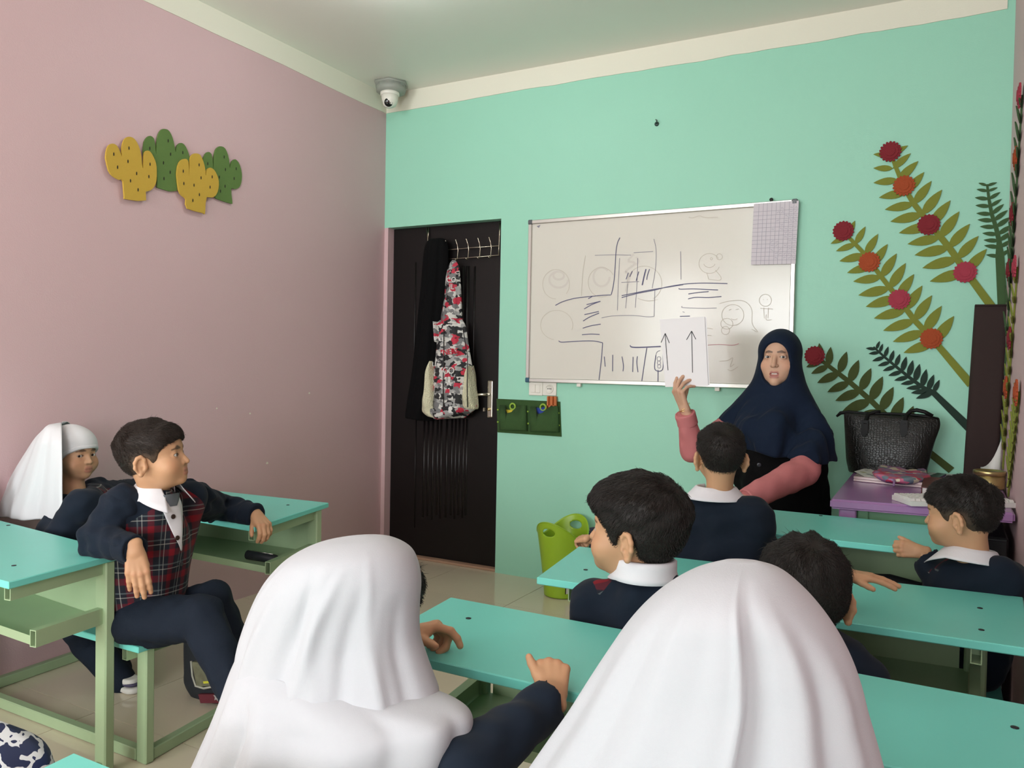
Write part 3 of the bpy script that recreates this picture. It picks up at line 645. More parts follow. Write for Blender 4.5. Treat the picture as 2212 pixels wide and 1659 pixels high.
# ---------------------------------------------------------------- felt plants on the walls
m_leafA = mat('olive_felt', (0.205, 0.235, 0.035), 0.95, bump=0.4, bscale=600); m_leafB = mat('dark_olive_felt', (0.062, 0.085, 0.022), 0.95, bump=0.4, bscale=600)
m_leafC = mat('pine_felt', (0.018, 0.040, 0.028), 0.95, bump=0.4, bscale=600); m_leafD = mat('forest_felt', (0.052, 0.110, 0.040), 0.95, bump=0.4, bscale=600)
m_fred = mat('red_felt', (0.215, 0.018, 0.026), 0.95, bump=0.4, bscale=600); m_forange = mat('orange_felt', (0.37, 0.068, 0.020), 0.95, bump=0.4, bscale=600); m_fpink = mat('pink_felt', (0.37, 0.042, 0.070), 0.95, bump=0.4, bscale=600)
def bm_leaf(bm, a, b, wd, nrm, th=0.005, lift=0.0):
    a, b, nrm = Vector(a), Vector(b), Vector(nrm); t = b-a; s = t.cross(nrm).normalized(); n = 7; up = []; dn = []
    for i in range(1, n):
        u = i/n; h = wd*0.5*(math.sin(PI*u**0.85)**0.85)*(1-0.15*u); up.append(a+t*u+s*h+nrm*lift*u); dn.append(a+t*u-s*h+nrm*lift*u)
    bm_prism(bm, [a]+up+[b+nrm*lift]+dn[::-1], nrm*th)
def branch(name, W, label, m, stem, widths, pairs, nrm, off, group=None, wf=0.36, lift=0.0):
    """W: (px,py)->wall point; stem polyline, pairs of (base, tip)"""
    nrm = Vector(nrm); e = empty(name, W(*stem[-1])+nrm*off, label, 'wall decoration', group)
    pts = [W(*p)+nrm*off for p in stem]; bm = bmesh.new(); L = []
    for i, p in enumerate(pts):
        t = (pts[min(i+1, len(pts)-1)]-pts[max(i-1, 0)]).normalized(); s = t.cross(nrm).normalized()*widths[i]/2
        L.append([bm.verts.new(q) for q in (p-s, p+s, p+s+nrm*0.005, p-s+nrm*0.005)])
    for A, B in zip(L, L[1:]):
        for k in range(4): bm.faces.new((A[k], A[(k+1) % 4], B[(k+1) % 4], B[k]))
    bm.faces.new(L[0]); bm.faces.new(L[-1]); link('stem', from_bm(bm), m, e)
    for a, b in pairs:
        A, B = W(*a)+nrm*(off+0.0008), W(*b)+nrm*(off+0.0008); bm = bmesh.new(); bm_leaf(bm, A, B, (B-A).length*wf, nrm, 0.0045, lift); bmesh.ops.recalc_face_normals(bm, faces=bm.faces)
        link('leaf', from_bm(bm), m, e)
    return e
def flower(W, px, py, m, nrm, off, label, r=0.047, name='felt_flower', group='felt flowers on the wall plants'):
    nrm = Vector(nrm); c = W(px, py)+nrm*off; e = empty(name, c, label, 'felt flower', group)
    x = Vector((0, 0, 1)).cross(nrm).normalized(); y = nrm.cross(x); a0 = rnd.uniform(0, 1)
    def disc(rr, h0, h1, sc, nm, n=18):
        bm = bmesh.new(); ps = []
        for k in range(n*4):
            th = 2*PI*k/(n*4)+a0; q = rr*(1-sc+sc*abs(math.sin(n*th/2))**0.7); ps.append(c+x*q*math.cos(th)+y*q*math.sin(th)+nrm*h0)
        bm_prism(bm, ps, nrm*(h1-h0)); bmesh.ops.recalc_face_normals(bm, faces=bm.faces); link(nm, from_bm(bm), m, e)
    disc(r, 0, 0.006, 0.2, 'petal_disc'); disc(r*0.72, 0.0062, 0.0092, 0.10, 'inner_petal_disc', 14); disc(r*0.44, 0.0094, 0.012, 0.06, 'flower_center', 10)
    return e
K1 = 2.5137
def W1(x, y): return P(1700+x/K1, 280+y/K1, YB)
NBv = (0, -1, 0)
b1 = dict(base=[(560,140),(575,212),(603,275),(650,340),(688,405),(735,462),(780,520),(830,587),(880,642),(925,702),(970,772)],
    R=[(657,88),(672,130),(713,172),(745,232),(785,280),(842,327),(888,385),(936,445),(993,512),(1040,578),(1085,648)], L=[(470,135),(470,210),(470,290),(500,370),(532,435),(562,500),(608,562),(655,622),(693,682),(735,752),(775,825)])
b2 = dict(base=[(330,580),(372,622),(425,680),(465,737),(512,802),(558,862),(600,912),(645,980),(692,1037),(745,1097),(800,1155)],
    R=[(370,495),(426,527),(495,567),(547,622),(596,673),(645,725),(690,785),(735,847),(787,900),(840,957),(907,1012)], L=[(238,620),(267,660),(285,715),(327,778),(360,825),(388,900),(428,962),(472,1025),(522,1092),(575,1152),(633,1212)])
b3 = dict(base=[(190,1255),(225,1283),(285,1322),(340,1372),(400,1418),(455,1472),(510,1527),(570,1585),(630,1642)],
    R=[(175,1160),(238,1180),(325,1205),(390,1250),(457,1295),(520,1340),(578,1397),(632,1452),(686,1500)], L=[(105,1290),(132,1325),(165,1375),(220,1425),(263,1472),(300,1530),(350,1590),(400,1650),(460,1705)])
b4 = dict(base=[(485,1192),(503,1210),(530,1235),(560,1262),(590,1285),(625,1313),(660,1342),(695,1368),(733,1397),(765,1417),(795,1427)],
    R=[(503,1148),(520,1163),(550,1178),(580,1198),(613,1218),(648,1232),(683,1252),(720,1272),(757,1300),(797,1330),(828,1358)], L=[(428,1187),(443,1217),(463,1257),(493,1283),(520,1310),(550,1336),(582,1362),(617,1382),(647,1405),(673,1430),(700,1460)])
b5 = dict(base=[(1086,305),(1091,335),(1096,378),(1103,418),(1111,460),(1122,495),(1134,530),(1144,570),(1151,605),(1154,640),(1154,690)],
    R=[(1140,288),(1143,315),(1158,340),(1165,378),(1177,405),(1198,438),(1215,475),(1226,517),(1226,552),(1226,598),(1215,648)], L=[(1040,290),(1030,325),(1020,370),(1023,412),(1028,455),(1035,490),(1047,527),(1060,563),(1067,600),(1070,630),(1080,680)])
def prs(b): return [(p, q) for p, q in zip(b['base'], b['R'])]+[(p, q) for p, q in zip(b['base'], b['L'])]
branch('felt_branch', W1, 'tall olive felt branch with four flowers, uppermost on the mint wall', m_leafA, [(562,125),(585,190),(615,265),(650,340),(690,405),(780,520),(880,640),(970,770),(1110,960)], [.012,.016,.018,.019,.022,.024,.026,.028,.032], prs(b1), NBv, 0.001, 'felt branches on the mint wall')
branch('felt_branch', W1, 'olive felt branch with four flowers beside the whiteboard', m_leafA, [(305,552),(345,595),(425,680),(512,800),(600,912),(692,1035),(800,1150),(1000,1385)], [.014,.016,.018,.020,.022,.024,.026,.034], prs(b2), NBv, 0.001, 'felt branches on the mint wall')
branch('felt_branch', W1, 'dark olive felt branch rising behind the black handbag', m_leafB, [(170,1240),(225,1282),(340,1370),(455,1470),(570,1583),(787,1765),(893,1850)], [.014,.018,.022,.024,.026,.030,.032], prs(b3), NBv, 0.001, 'felt branches on the mint wall', 0.40)
branch('felt_branch', W1, 'small pine green felt branch with narrow leaves between handbag and brown planter', m_leafC, [(470,1180),(530,1235),(590,1285),(660,1342),(733,1397),(795,1428),(990,1620)], [.008,.010,.012,.014,.016,.024,.036], prs(b4), NBv, 0.001, 'felt branches on the mint wall')
branch('felt_branch', W1, 'short forest green felt fern in the corner above the brown planter', m_leafD, [(1086,298),(1096,378),(1111,460),(1134,530),(1151,605),(1155,685),(1170,955)], [.008,.011,.014,.016,.018,.032,.036], prs(b5), NBv, 0.001, 'felt branches on the mint wall', 0.33)
for x, y, m, lb in ((562,122,m_fred,'dark red felt flower at the tip of the uppermost branch'), (636,307,m_forange,'orange felt flower second from the tip of the uppermost branch'), (770,518,m_fred,'dark red felt flower halfway down the uppermost branch'), (967,775,m_fpink,'pink felt flower lowest on the uppermost branch'),
    (307,552,m_fred,'dark red felt flower at the tip of the branch beside the whiteboard'), (448,720,m_forange,'orange felt flower second from the tip, branch beside the whiteboard'), (610,923,m_fpink,'pink felt flower halfway down the branch beside the whiteboard'), (784,1135,m_forange,'orange felt flower lowest on the branch beside the whiteboard'), (152,1228,m_fred,'dark red felt flower beside the shoulder of the teacher')):
    flower(W1, x, y, m, NBv, 0.0075, lb)
# plants on the pink right wall, seen nearly edge-on
def right_plant(label, m, path, n, wl, flw, st):
    """path: wall points (Y, Z) from tip to base"""
    cv = crom([(a, b, 0) for a, b in path], n+3); W = lambda y, z: Vector((XR, y, z)); prs_ = []
    for i in range(1, n+1):
        c = cv[i]; t = cv[i+1]-cv[i-1]; t /= np.linalg.norm(t); s = np.array([-t[1], t[0]]); g = wl*(0.55+0.45*min(1, i/5))
        for sg in (1, -1): prs_.append(((c[0], c[1]), (c[0]+sg*s[0]*g*0.8-t[0]*g*0.6, c[1]+sg*s[1]*g*0.8-t[1]*g*0.6)))
    e = branch('felt_branch', W, label, m, [(a, b) for a, b, _ in cv], [0.014+0.012*i/(n+2) for i in range(n+3)], prs_, (-1, 0, 0), 0.001, 'felt branches on the pink wall', 0.36, 0.012)
    for (i, mm, lb) in flw: flower(W, cv[i][0], cv[i][1], mm, (-1, 0, 0), 0.009, lb, 0.045)
def RW(px, py): q = PX(px, py, XR); return (q.y, q.z)
right_plant('tall forest green felt branch on the pink right wall', m_leafD, [(3.40, 2.20), (3.50, 2.0), (3.62, 1.75), (3.72, 1.55), (3.88, 1.2)], 14, 0.11, [(0, m_fpink, 'pink felt flower at the top of the pink wall'), (4, m_forange, 'orange felt flower high on the pink wall'), (7, m_fred, 'dark red felt flower on the pink wall beside the corner fern'), (11, m_fred, 'dark red felt flower on the pink wall at the planter top')], 0)
right_plant('middle light green felt branch on the pink right wall', m_leafA, [(3.36, 1.58), (3.48, 1.38), (3.60, 1.18), (3.72, 0.98), (3.8, 0.82)], 11, 0.10, [(0, m_fpink, 'pink felt flower topping the middle branch on the pink wall'), (4, m_fred, 'dark red felt flower beside the brown planter on the pink wall'), (7, m_forange, 'orange felt flower beside the brown planter on the pink wall')], 0)
right_plant('lowest light green felt branch on the pink right wall behind the desk', m_leafA, [(3.10, 1.14), (3.17, 1.05), (3.26, 0.95), (3.36, 0.85), (3.45, 0.76)], 10, 0.09, [(0, m_forange, 'orange felt flower topping the lowest branch on the pink wall')], 0)
# brown cloth planter in the corner
bmv = bmesh.new(); m_br = mat('brown_cloth', (0.028, 0.014, 0.012), 0.85, bump=0.3, bscale=250)
def planter():
    e = empty('brown_planter', (0.1, 3.97, 0.75), 'tall dark brown cloth planter in the corner behind the purple desk', 'planter')
    L = P(2106, 660, 3.975); R_ = P(2183, 660, 3.975); Lb = P(2080, 1030, 3.975); Rb = P(2168, 1005, 3.975); zb = 0.742
    lv = [(L, R_, 0.010, 0.018)]+[(L.lerp(Vector((Lb.x, Lb.y, zb)), t)+Vector((0, 0, 0)), R_.lerp(Vector((0.2, Rb.y, zb)), t), 0.012+0.025*math.sin(PI*t), 0.018) for t in (0.03, 0.3, 0.6, 0.85, 1.0)]
    link('planter_cloth', loft_mesh(lv, 40, 30, lambda th, t: 0.02*math.sin(6*th+4*t), expo=4), m_br, e)
    bm = bmesh.new(); bm_tube(bm, [L+Vector((0, -0.012, 0.0)), (L+R_)/2+Vector((0, -0.014, 0)), R_+Vector((0, -0.012, 0))], 0.004, 6); link('hem', from_bm(bm, True), m_br, e)
planter(); bmv.free()
# cactus shapes on the pink wall
def cacti():
    my = mat('yellow_foam', (0.56, 0.36, 0.045), 0.8, bump=0.6, bscale=350); mg = mat('green_foam', (0.105, 0.19, 0.045), 0.8, bump=0.4, bscale=350); md = mat('slit_dark', (0.02, 0.02, 0.012), 0.9)
    k = 5.53
    def W(x, y, off): return PX(180+x/k, 240+y/k, XL+off)
    A = dict(o=[(270,560),(275,490),(300,415),(345,388),(395,405),(435,470),(462,545),(462,450),(480,365),(510,320),(555,305),(610,330),(655,400),(690,510),(706,660),(716,680),(722,600),(728,520),(745,480),(775,472),(810,495),(850,570),(872,640),(878,740),(872,840),(850,900),(800,950),(742,968),(742,1072),(515,1052),(492,1020),(475,830),(430,820),(360,780),(305,710)], s=[(545,442),(364,514),(533,600),(409,670),(797,635),(637,745),(783,782),(563,832),(654,940)])
    B = dict(o=[(718,480),(730,370),(765,312),(800,295),(840,320),(858,390),(870,520),(878,400),(895,290),(930,225),(970,212),(1020,230),(1060,300),(1088,400),(1105,495),(1118,420),(1150,385),(1180,382),(1215,410),(1250,480),(1272,560),(1268,680),(1230,760),(1120,800),(1110,962),(905,920),(883,890),(878,780),(800,740),(740,640)], s=[(794,445),(1014,355),(1042,515),(1188,495),(957,618),(1037,730),(963,805)])
    D = dict(o=[(1120,760),(1130,660),(1165,590),(1215,570),(1250,590),(1262,680),(1260,790),(1268,690),(1280,560),(1310,515),(1345,505),(1395,520),(1430,590),(1455,680),(1464,775),(1475,710),(1500,680),(1530,678),(1570,710),(1605,780),(1620,850),(1612,940),(1580,1010),(1530,1035),(1470,1035),(1455,1215),(1425,1215),(1240,1160),(1228,1050),(1180,1010),(1140,940)], s=[(1383,642),(1193,717),(1406,797),(1201,865),(1539,785),(1322,885),(1514,908),(1386,998),(1308,1067)])
    E_ = dict(o=[(1432,570),(1460,510),(1495,487),(1530,510),(1545,580),(1555,700),(1562,560),(1580,470),(1610,430),(1645,420),(1690,440),(1725,510),(1745,600),(1752,685),(1770,610),(1800,580),(1825,580),(1865,630),(1890,720),(1895,800),(1880,880),(1850,920),(1800,932),(1765,930),(1780,1090),(1760,1102),(1590,1045),(1575,1000),(1560,860),(1480,820),(1440,720)], s=[(1487,628),(1682,548),(1698,698),(1826,688),(1625,788),(1801,805),(1693,897),(1639,957)])
    for d, m, lb, off in ((A, my, 'larger yellow foam cactus, leftmost on the pink wall', 0.012), (B, mg, 'tall green foam cactus between the two yellow ones', 0.003), (D, my, 'smaller yellow foam cactus, lowest on the pink wall', 0.012), (E_, mg, 'short green foam cactus, nearest to the door', 0.003)):
        o = d['o']; cx = sum(p[0] for p in o)/len(o); cy = sum(p[1] for p in o)/len(o); e = empty('foam_cactus', W(cx, cy, 0.0), lb, 'wall decoration', 'foam cacti on the pink wall')
        pts = crom([(a, b, 0) for a, b in o+[o[0]]], len(o)*2)[:-1]
        bm = bmesh.new(); bm_prism(bm, [W(p[0], p[1], off+0.008) for p in pts], Vector((-0.008, 0, 0))); link('cactus_panel', from_bm(bm), m, e)
        for x, y in d['s']:
            q = W(x, y, off+0.0083); bm = bmesh.new(); bm_prism(bm, [q+Vector((0, 0.0028*math.cos(a), 0.008*math.sin(a))) for a in [j*PI/4 for j in range(8)]], Vector((0.0006, 0, 0))); link('slit', from_bm(bm), md, e)
cacti()

# ================================================================ SCHOOL DESKS
m_top = mat('teal_laminate', (0.175, 0.65, 0.56), 0.36, spec=0.4, var=0.03, vscale=6, bump=0.05, bscale=300)
m_edge = m_top
m_frame = mat('sage_steel', (0.34, 0.46, 0.27), 0.38, var=0.06, vscale=10)
m_bolt = mat('bolt_dark', (0.02, 0.025, 0.03), 0.4, metal=0.5)
def hollow_bar(name, m, a, b, wdir, wd, th, parent, wall=0.0025, deep=0.06):
    """rectangular steel tube from a to b, open at its end b"""
    a, b = Vector(a), Vector(b); t = (b-a).normalized(); wv = Vector(wdir); wv = (wv-t*wv.dot(t)).normalized(); nv = t.cross(wv); bm = bmesh.new()
    def ringv(p, w_, h_): return [bm.verts.new(p+wv*sx*w_/2+nv*sy*h_/2) for sx, sy in ((-1,-1),(1,-1),(1,1),(-1,1))]
    R = [ringv(a, wd, th), ringv(b, wd, th), ringv(b, wd-2*wall, th-2*wall), ringv(b-t*deep, wd-2*wall, th-2*wall)]
    for A, B in zip(R, R[1:]):
        for i in range(4): bm.faces.new((A[i], A[(i+1) % 4], B[(i+1) % 4], B[i]))
    bm.faces.new(R[0]); bm.faces.new(R[-1]); return link(name, from_bm(bm), m, parent)
def desk(label, q, h, bench, bolts=(), vleg=0.9, uin=0.04, bh=0.37, tbar=True):
    FL, FR, BR, BL = [Vector((x, y, 0)) for x, y in q]
    def at(u, v, z): p = (FL*(1-u)+FR*u)*(1-v)+(BL*(1-u)+BR*u)*v; return Vector((p.x, p.y, z))
    e = empty('school_desk', at(0.5, 0.5, 0), label, 'school desk', 'teal school desks with joined benches')
    prism('tabletop', m_top, [at(0,0,h-0.019), at(1,0,h-0.019), at(1,1,h-0.019), at(0,1,h-0.019)], (0, 0, 0.019), e, bev=0.0022)
    zr = h-0.019-0.02; zs = h-0.178; ux = (FR-FL).normalized()
    x0, x1, y0, y1 = bench
    for u, sx in ((uin, 1), (1-uin, -1)):
        L = at(u, vleg, 0)
        bar('leg', m_frame, L, at(u, vleg, h-0.0192), ux, 0.05, 0.03, e, bev=0.004)
        hollow_bar('top_rail', m_frame, at(u, vleg, zr)-Vector((0, 0.016, 0)), at(u, 0.06, zr), (0, 0, 1), 0.038, 0.022, e)
        hollow_bar('shelf_rail', m_frame, at(u, vleg, zs)-Vector((0, 0.016, 0)), at(u, 0.26, zs), (0, 0, 1), 0.045, 0.022, e)
        xb = x0+0.05 if sx > 0 else x1-0.045
        bar('bench_leg', m_frame, (xb, y0+0.06, 0), (xb, y0+0.06, bh-0.0192), ux, 0.045, 0.03, e, bev=0.004)
        hollow_bar('bench_rail', m_frame, (xb+0.035*sx, y1-0.03, bh-0.04), (xb+0.035*sx, y0+0.015, bh-0.04), (0, 0, 1), 0.035, 0.022, e)
        bar('floor_bar', m_frame, (xb, y0+0.076, 0.019), (L.x, L.y-0.016, 0.019), (0, 0, 1), 0.036, 0.03, e, bev=0.003)
    a, b = at(uin, vleg, 0), at(1-uin, vleg, 0)
    if tbar: bar('floor_bar', m_frame, (a.x+0.026, a.y, 0.02), (b.x-0.026, b.y, 0.02), (0, 0, 1), 0.036, 0.03, e, bev=0.003)
    bar('floor_bar', m_frame, (x0+0.075, y0+0.06, 0.02), (x1-0.07, y0+0.06, 0.02), (0, 0, 1), 0.036, 0.03, e, bev=0.003)
    prism('back_panel', m_frame, [at(uin+0.03, vleg+0.01, h-0.0195), at(1-uin-0.03, vleg+0.01, h-0.0195), at(1-uin-0.03, vleg+0.01, h-0.2), at(uin+0.03, vleg+0.01, h-0.2)], (0, 0.002, 0), e)
    prism('shelf', m_frame, [at(uin+0.012, 0.27, zs-0.016), at(1-uin-0.012, 0.27, zs-0.016), at(1-uin-0.012, vleg+0.008, zs-0.016), at(uin+0.012, vleg+0.008, zs-0.016)], (0, 0, 0.003), e)
    prism('shelf_lip', m_frame, [at(uin+0.012, 0.268, zs-0.02), at(1-uin-0.012, 0.268, zs-0.02), at(1-uin-0.012, 0.268, zs+0.004), at(uin+0.012, 0.268, zs+0.004)], (0, 0.002, 0), e)
    box('bench_seat', m_top, x0, x1, y0, y1, bh-0.019, bh, e, bev=0.0022)
    for px, py in bolts:
        p = PZ(px, py, h); lathe('bolt', m_bolt, [(0.0062, -0.002), (0.0062, 0.0012), (0.003, 0.0016)], p, e, 10)
    return at
H = 0.64
HR1 = 0.70
atL1 = desk('teal school desk along the pink wall with a black pencil case on its shelf', [(-3.05, 1.985), tuple(PZ(550, 1138, H)[:2]), (-2.145, 2.44), (-3.05, 2.375)], H, (-3.03, -2.02, 1.496, 1.70), ((622,1091),(465,1064)))
atL2 = desk('teal school desk nearest on the left with its open shelf and square leg showing', [(-3.05, 1.16), (-2.028, 1.138), (-2.075, 1.486), (-3.05, 1.575)], H, (-3.03, -2.06, 0.52, 0.72), ((186,1188),(30,1222),(18,1135)), tbar=False)
R1q = [(-0.93, 2.53), (0.06, 2.53), (0.06, 2.955), (-0.93, 2.955)]
atR1 = desk('teal school desk of the first row in front of the teacher', R1q, HR1, (-0.93, 0.15, 2.37, 2.57), ((1773,1114),), uin=0.085)
atR2 = desk('teal school desk of the second row beside the lime bin', [(-0.939, 1.885), (0.165, 1.935), (0.185, 2.376), (-0.992, 2.281)], H, (-0.92, 0.16, 1.52, 1.79), ((1265,1231),(2117,1314),(2120,1361)), uin=0.085)
atR3 = desk('teal school desk of the third row under the hands of the white scarf girl', [(-1.0, 1.25), (0.165, 1.25), (0.165, 1.603), (-1.033, 1.612)], H, (-0.95, 0.16, 0.80, 1.0), ((1012,1336),(2192,1572)), uin=0.085)
atR4 = desk('teal school desk corner at the bottom edge, right of the patterned backpack', [(-1.04, 0.30), (0.165, 0.30), (0.165, 0.69), (-1.072, 0.693)], H, (-1.0, 0.16, -0.2, 0.0), uin=0.085)

# ================================================================ TEACHER'S DESK AND WHAT LIES ON IT
HP = 0.754
m_purp = mat('purple_paint', (0.35, 0.18, 0.39), 0.26, var=0.05, vscale=12)
def purple_desk():
    e = empty('teacher_desk', (-0.07, 3.45, 0), 'purple painted desk with green apron in the right corner', 'desk')
    bm = bmesh.new(); bm_prism(bm, [Vector(p) for p in ((-0.345, 2.975, HP-0.034), (0.207, 3.025, HP-0.034), (0.207, 3.985, HP-0.034), (-0.355, 3.985, HP-0.034))], Vector((0, 0, 0.034)))
    bmesh.ops.recalc_face_normals(bm, faces=bm.faces); bmesh.ops.bevel(bm, geom=list(bm.edges), offset=0.007, segments=3, affect='EDGES'); link('desktop', from_bm(bm), m_purp, e)
    for x, y in ((-0.29, 3.03), (0.17, 3.56), (-0.29, 3.93), (0.17, 3.93)): box('leg', m_purp, x-0.028, x+0.028, y-0.028, y+0.028, 0, HP-0.0345, e, bev=0.004)
    mg = mat('green_apron', (0.13, 0.31, 0.16), 0.35)
    box('apron', mg, -0.255, -0.01, 3.045, 3.055, 0.45, HP-0.0345, e); box('apron_frame', mg, -0.262, -0.225, 3.035, 3.06, 0.02, HP-0.0345, e, bev=0.003)
    box('apron', mg, -0.30, -0.29, 3.06, 3.90, 0.45, HP-0.0345, e)
purple_desk()
def D4(x, y, z=HP): return PZ(1740+x/3.4556, 840+y/3.4556, z)
def desk_items():
    Z = Vector((0, 0, 1))
    # handbag
    mb = bpy.data.materials.new('croc_leather'); mb.use_nodes = True; nt = mb.node_tree; b = nt.nodes['Principled BSDF']; b.inputs['Base Color'].default_value = (0.009, 0.009, 0.008, 1); b.inputs['Roughness'].default_value = 0.3; b.inputs['Specular IOR Level'].default_value = 0.35
    tc = nt.nodes.new('ShaderNodeTexCoord'); v = nt.nodes.new('ShaderNodeTexVoronoi'); v.feature = 'DISTANCE_TO_EDGE'; v.inputs['Scale'].default_value = 88; v.inputs['Randomness'].default_value = 0.55
    mp = nt.nodes.new('ShaderNodeMapping'); mp.inputs['Scale'].default_value = (1.0, 1.0, 1.25); nt.links.new(tc.outputs['Object'], mp.inputs[0]); nt.links.new(mp.outputs[0], v.inputs['Vector'])
    bp = nt.nodes.new('ShaderNodeBump'); bp.inputs['Strength'].default_value = 0.35; bp.inputs['Distance'].default_value = 0.0015; cr = nt.nodes.new('ShaderNodeMapRange'); cr.inputs['From Max'].default_value = 0.12
    nt.links.new(v.outputs['Distance'], cr.inputs[0]); nt.links.new(cr.outputs[0], bp.inputs['Height']); nt.links.new(bp.outputs[0], b.inputs['Normal'])
    ms = mat('black_leather', (0.004, 0.004, 0.004), 0.5, spec=0.25)
    Yb = 3.84
    def q(x, y): return P(1740+x/3.4556, 840+y/3.4556, Yb)
    e = empty('handbag', Vector((q(640, 600).x, Yb, HP)), 'large black crocodile textured handbag on the purple desk', 'handbag')
    zb = HP+0.002
    def lv(l, r, df, db, low=False):
        a, b_ = q(*l), q(*r)
        if low: a.z = b_.z = zb
        return (a, b_, df, db)
    lev = [lv((290,178),(985,215),.004,.004), lv((286,184),(996,228),.016,.016), lv((288,240),(1000,285),.03,.03), lv((296,400),(962,400),.05,.05), lv((303,520),(930,520),.06,.06), lv((315,580),(912,590),.062,.062), lv((325,606),(905,612),.06,.06, True), lv((345,612),(890,616),.05,.05, True)]
    link('bag_body', loft_mesh(lev, 56, 50, lambda th, t: 0.012*math.sin(5*th+2)*(1-t)+0.02*math.sin(9*th)*(1-t)**2, expo=2.6), mb, e)
    tube('zip_top', ms, [q(232,206), q(262,180), q(320,172), q(440,182), q(640,186), q(780,192), q(900,205), q(990,228)], [.005,.008,.007,.006,.006,.006,.007,.008], e, 8)
    off = Vector((0, -0.045, 0))
    tube('strap', ms, [q(453,262)+off, q(452,240)+off*0.8, q(470,190)+off*0.3, q(520,172), q(560,174)], 0.0085, e, 8)
    tube('strap', ms, [q(746,265)+off, q(748,250)+off*0.8, q(752,200)+off*0.4, q(785,166), q(830,158), q(890,172), q(950,205)], 0.0085, e, 8)
    for x, y in ((445, 230), (735, 230)):
        a = q(x, y)+off; bm = bmesh.new(); bm_prism(bm, [a+Vector((dx, 0, dz)) for dx, dz in ((-.012, .0), (.016, .0), (.016, -.055), (.006, -.07), (-.006, -.07), (-.012, -.055))], Vector((0, -0.004, 0))); link('strap_tab', from_bm(bm), ms, e)
    tube('strap', ms, [q(760,610)+Vector((0, -0.07, 0.012)), q(775,575)+Vector((0, -0.075, 0)), q(810,572)+Vector((0, -0.075, 0)), q(835,612)+Vector((0, -0.07, 0.012))], 0.006, e, 6)
    # pale case under the pouch
    mpk = mat('iridescent_case', (0.66, 0.52, 0.52), 0.18, var=0.12, vscale=6, coat=0.6)
    cs = [D4(357,690), D4(875,742), D4(985,672), D4(432,612)]
    e = empty('pale_case', cs[0], 'flat pale pink glossy case lying on the purple desk', 'case')
    for n, z0, z1 in (('case_base', 0.001, 0.010), ('case_lid', 0.0108, 0.021)): prism(n, mpk, [p+Z*z0 for p in cs], Z*(z1-z0), e, bev=0.002)
    # flyer
    def paper(name, pts, m, lab, z, cat='paper', th=0.0012, marks=None):
        P_ = [D4(x, y, z) for x, y in pts]; en = empty(name, P_[0], lab, cat); prism('sheet', m, P_, Z*th, en)
        for (mx, my, mr, mm) in (marks or []):
            c = D4(mx, my, z)+Z*(th+0.0004); bm = bmesh.new(); bm_prism(bm, [c+Vector((mr*math.cos(a)*(1+.3*math.sin(3*a)), mr*0.8*math.sin(a), 0)) for a in [i*PI/5 for i in range(10)]], Z*0.0003); link('printed_mark', from_bm(bm), mm, en)
        return en
    mw = mat('paper_white', (0.72, 0.71, 0.68), 0.7)
    mm1, mm2, mm3 = mat('print_olive', (0.35, 0.33, 0.06), 0.7), mat('print_dark', (0.06, 0.07, 0.09), 0.7), mat('print_pink', (0.5, 0.08, 0.2), 0.7)
    paper('flyer', [(365,618),(462,590),(575,640),(545,668),(440,655)], mw, 'white printed flyer lying on the pale case beside the handbag', HP+0.023, marks=[(430,625,.012,mm1),(470,640,.010,mm2),(520,632,.012,mm1),(500,650,.008,mm2),(455,610,.008,mm2)])
    paper('paper_sheets', [(900,640),(930,616),(1110,612),(1180,640),(1100,660)], mw, 'loose white sheets on the purple desk right of the handbag', HP+0.001, th=0.003)
    paper('phone', [(905,668),(985,640),(1050,648),(985,682)], mat('phone_black', (0.02, 0.03, 0.04), 0.2), 'dark phone lying on the purple desk behind the pouch', HP+0.023, 'phone', 0.008)
    # flowered pouch
    mfl = ramp_mat('flower_cloth', 30, [(0.0, (0.33, 0.19, 0.34)), (0.35, (0.55, 0.04, 0.10)), (0.58, (0.60, 0.16, 0.26)), (0.74, (0.68, 0.60, 0.45)), (0.88, (0.16, 0.22, 0.27))], 0.45)
    e = empty('flowered_pouch', D4(700, 660, HP+0.03), 'flat pouch with red flowers on lilac cloth lying on the pale case', 'pouch')
    L4 = [D4(x, y, HP+0.023) for x, y in ((530,630),(665,697),(890,690),(905,645),(770,598))]; c = sum(L4, Vector())/5; bm = bmesh.new(); R = []
    for s, z in ((0.97, 0.0), (1.0, 0.005), (0.93, 0.010), (0.5, 0.013)): R.append([bm.verts.new(c+(p-c)*s+Z*z) for p in L4])
    for A, B in zip(R, R[1:]):
        for i in range(5): bm.faces.new((A[i], A[(i+1) % 5], B[(i+1) % 5], B[i]))
    bm.faces.new(R[0]); bm.faces.new(R[-1]); bmesh.ops.recalc_face_normals(bm, faces=bm.faces); bmesh.ops.subdivide_edges(bm, edges=list(bm.edges), cuts=2, use_grid_fill=True, smooth=0.6); link('pouch_cloth', from_bm(bm, True), mfl, e)
    tube('zip', mat('lilac_zip', (0.25, 0.14, 0.28), 0.5), [p+Z*0.008 for p in (L4[0]+(L4[0]-c)*.01, L4[1]+(L4[1]-c)*.01)], 0.004, e, 6); tube('zip_pull', mat('lilac_zip', (0, 0, 0)), [L4[1]+Z*0.008, L4[1]+Vector((-0.002, -0.02, -0.012))], 0.0045, e, 6)
    # dark red notebook
    cs = [D4(868,800), D4(1010,815), D4(1040,728), D4(890,715)]
    e = empty('red_notebook', cs[0], 'thick dark red notebook behind the white keyboard', 'notebook')
    mr = mat('dark_red_cover', (0.10, 0.012, 0.014), 0.5)
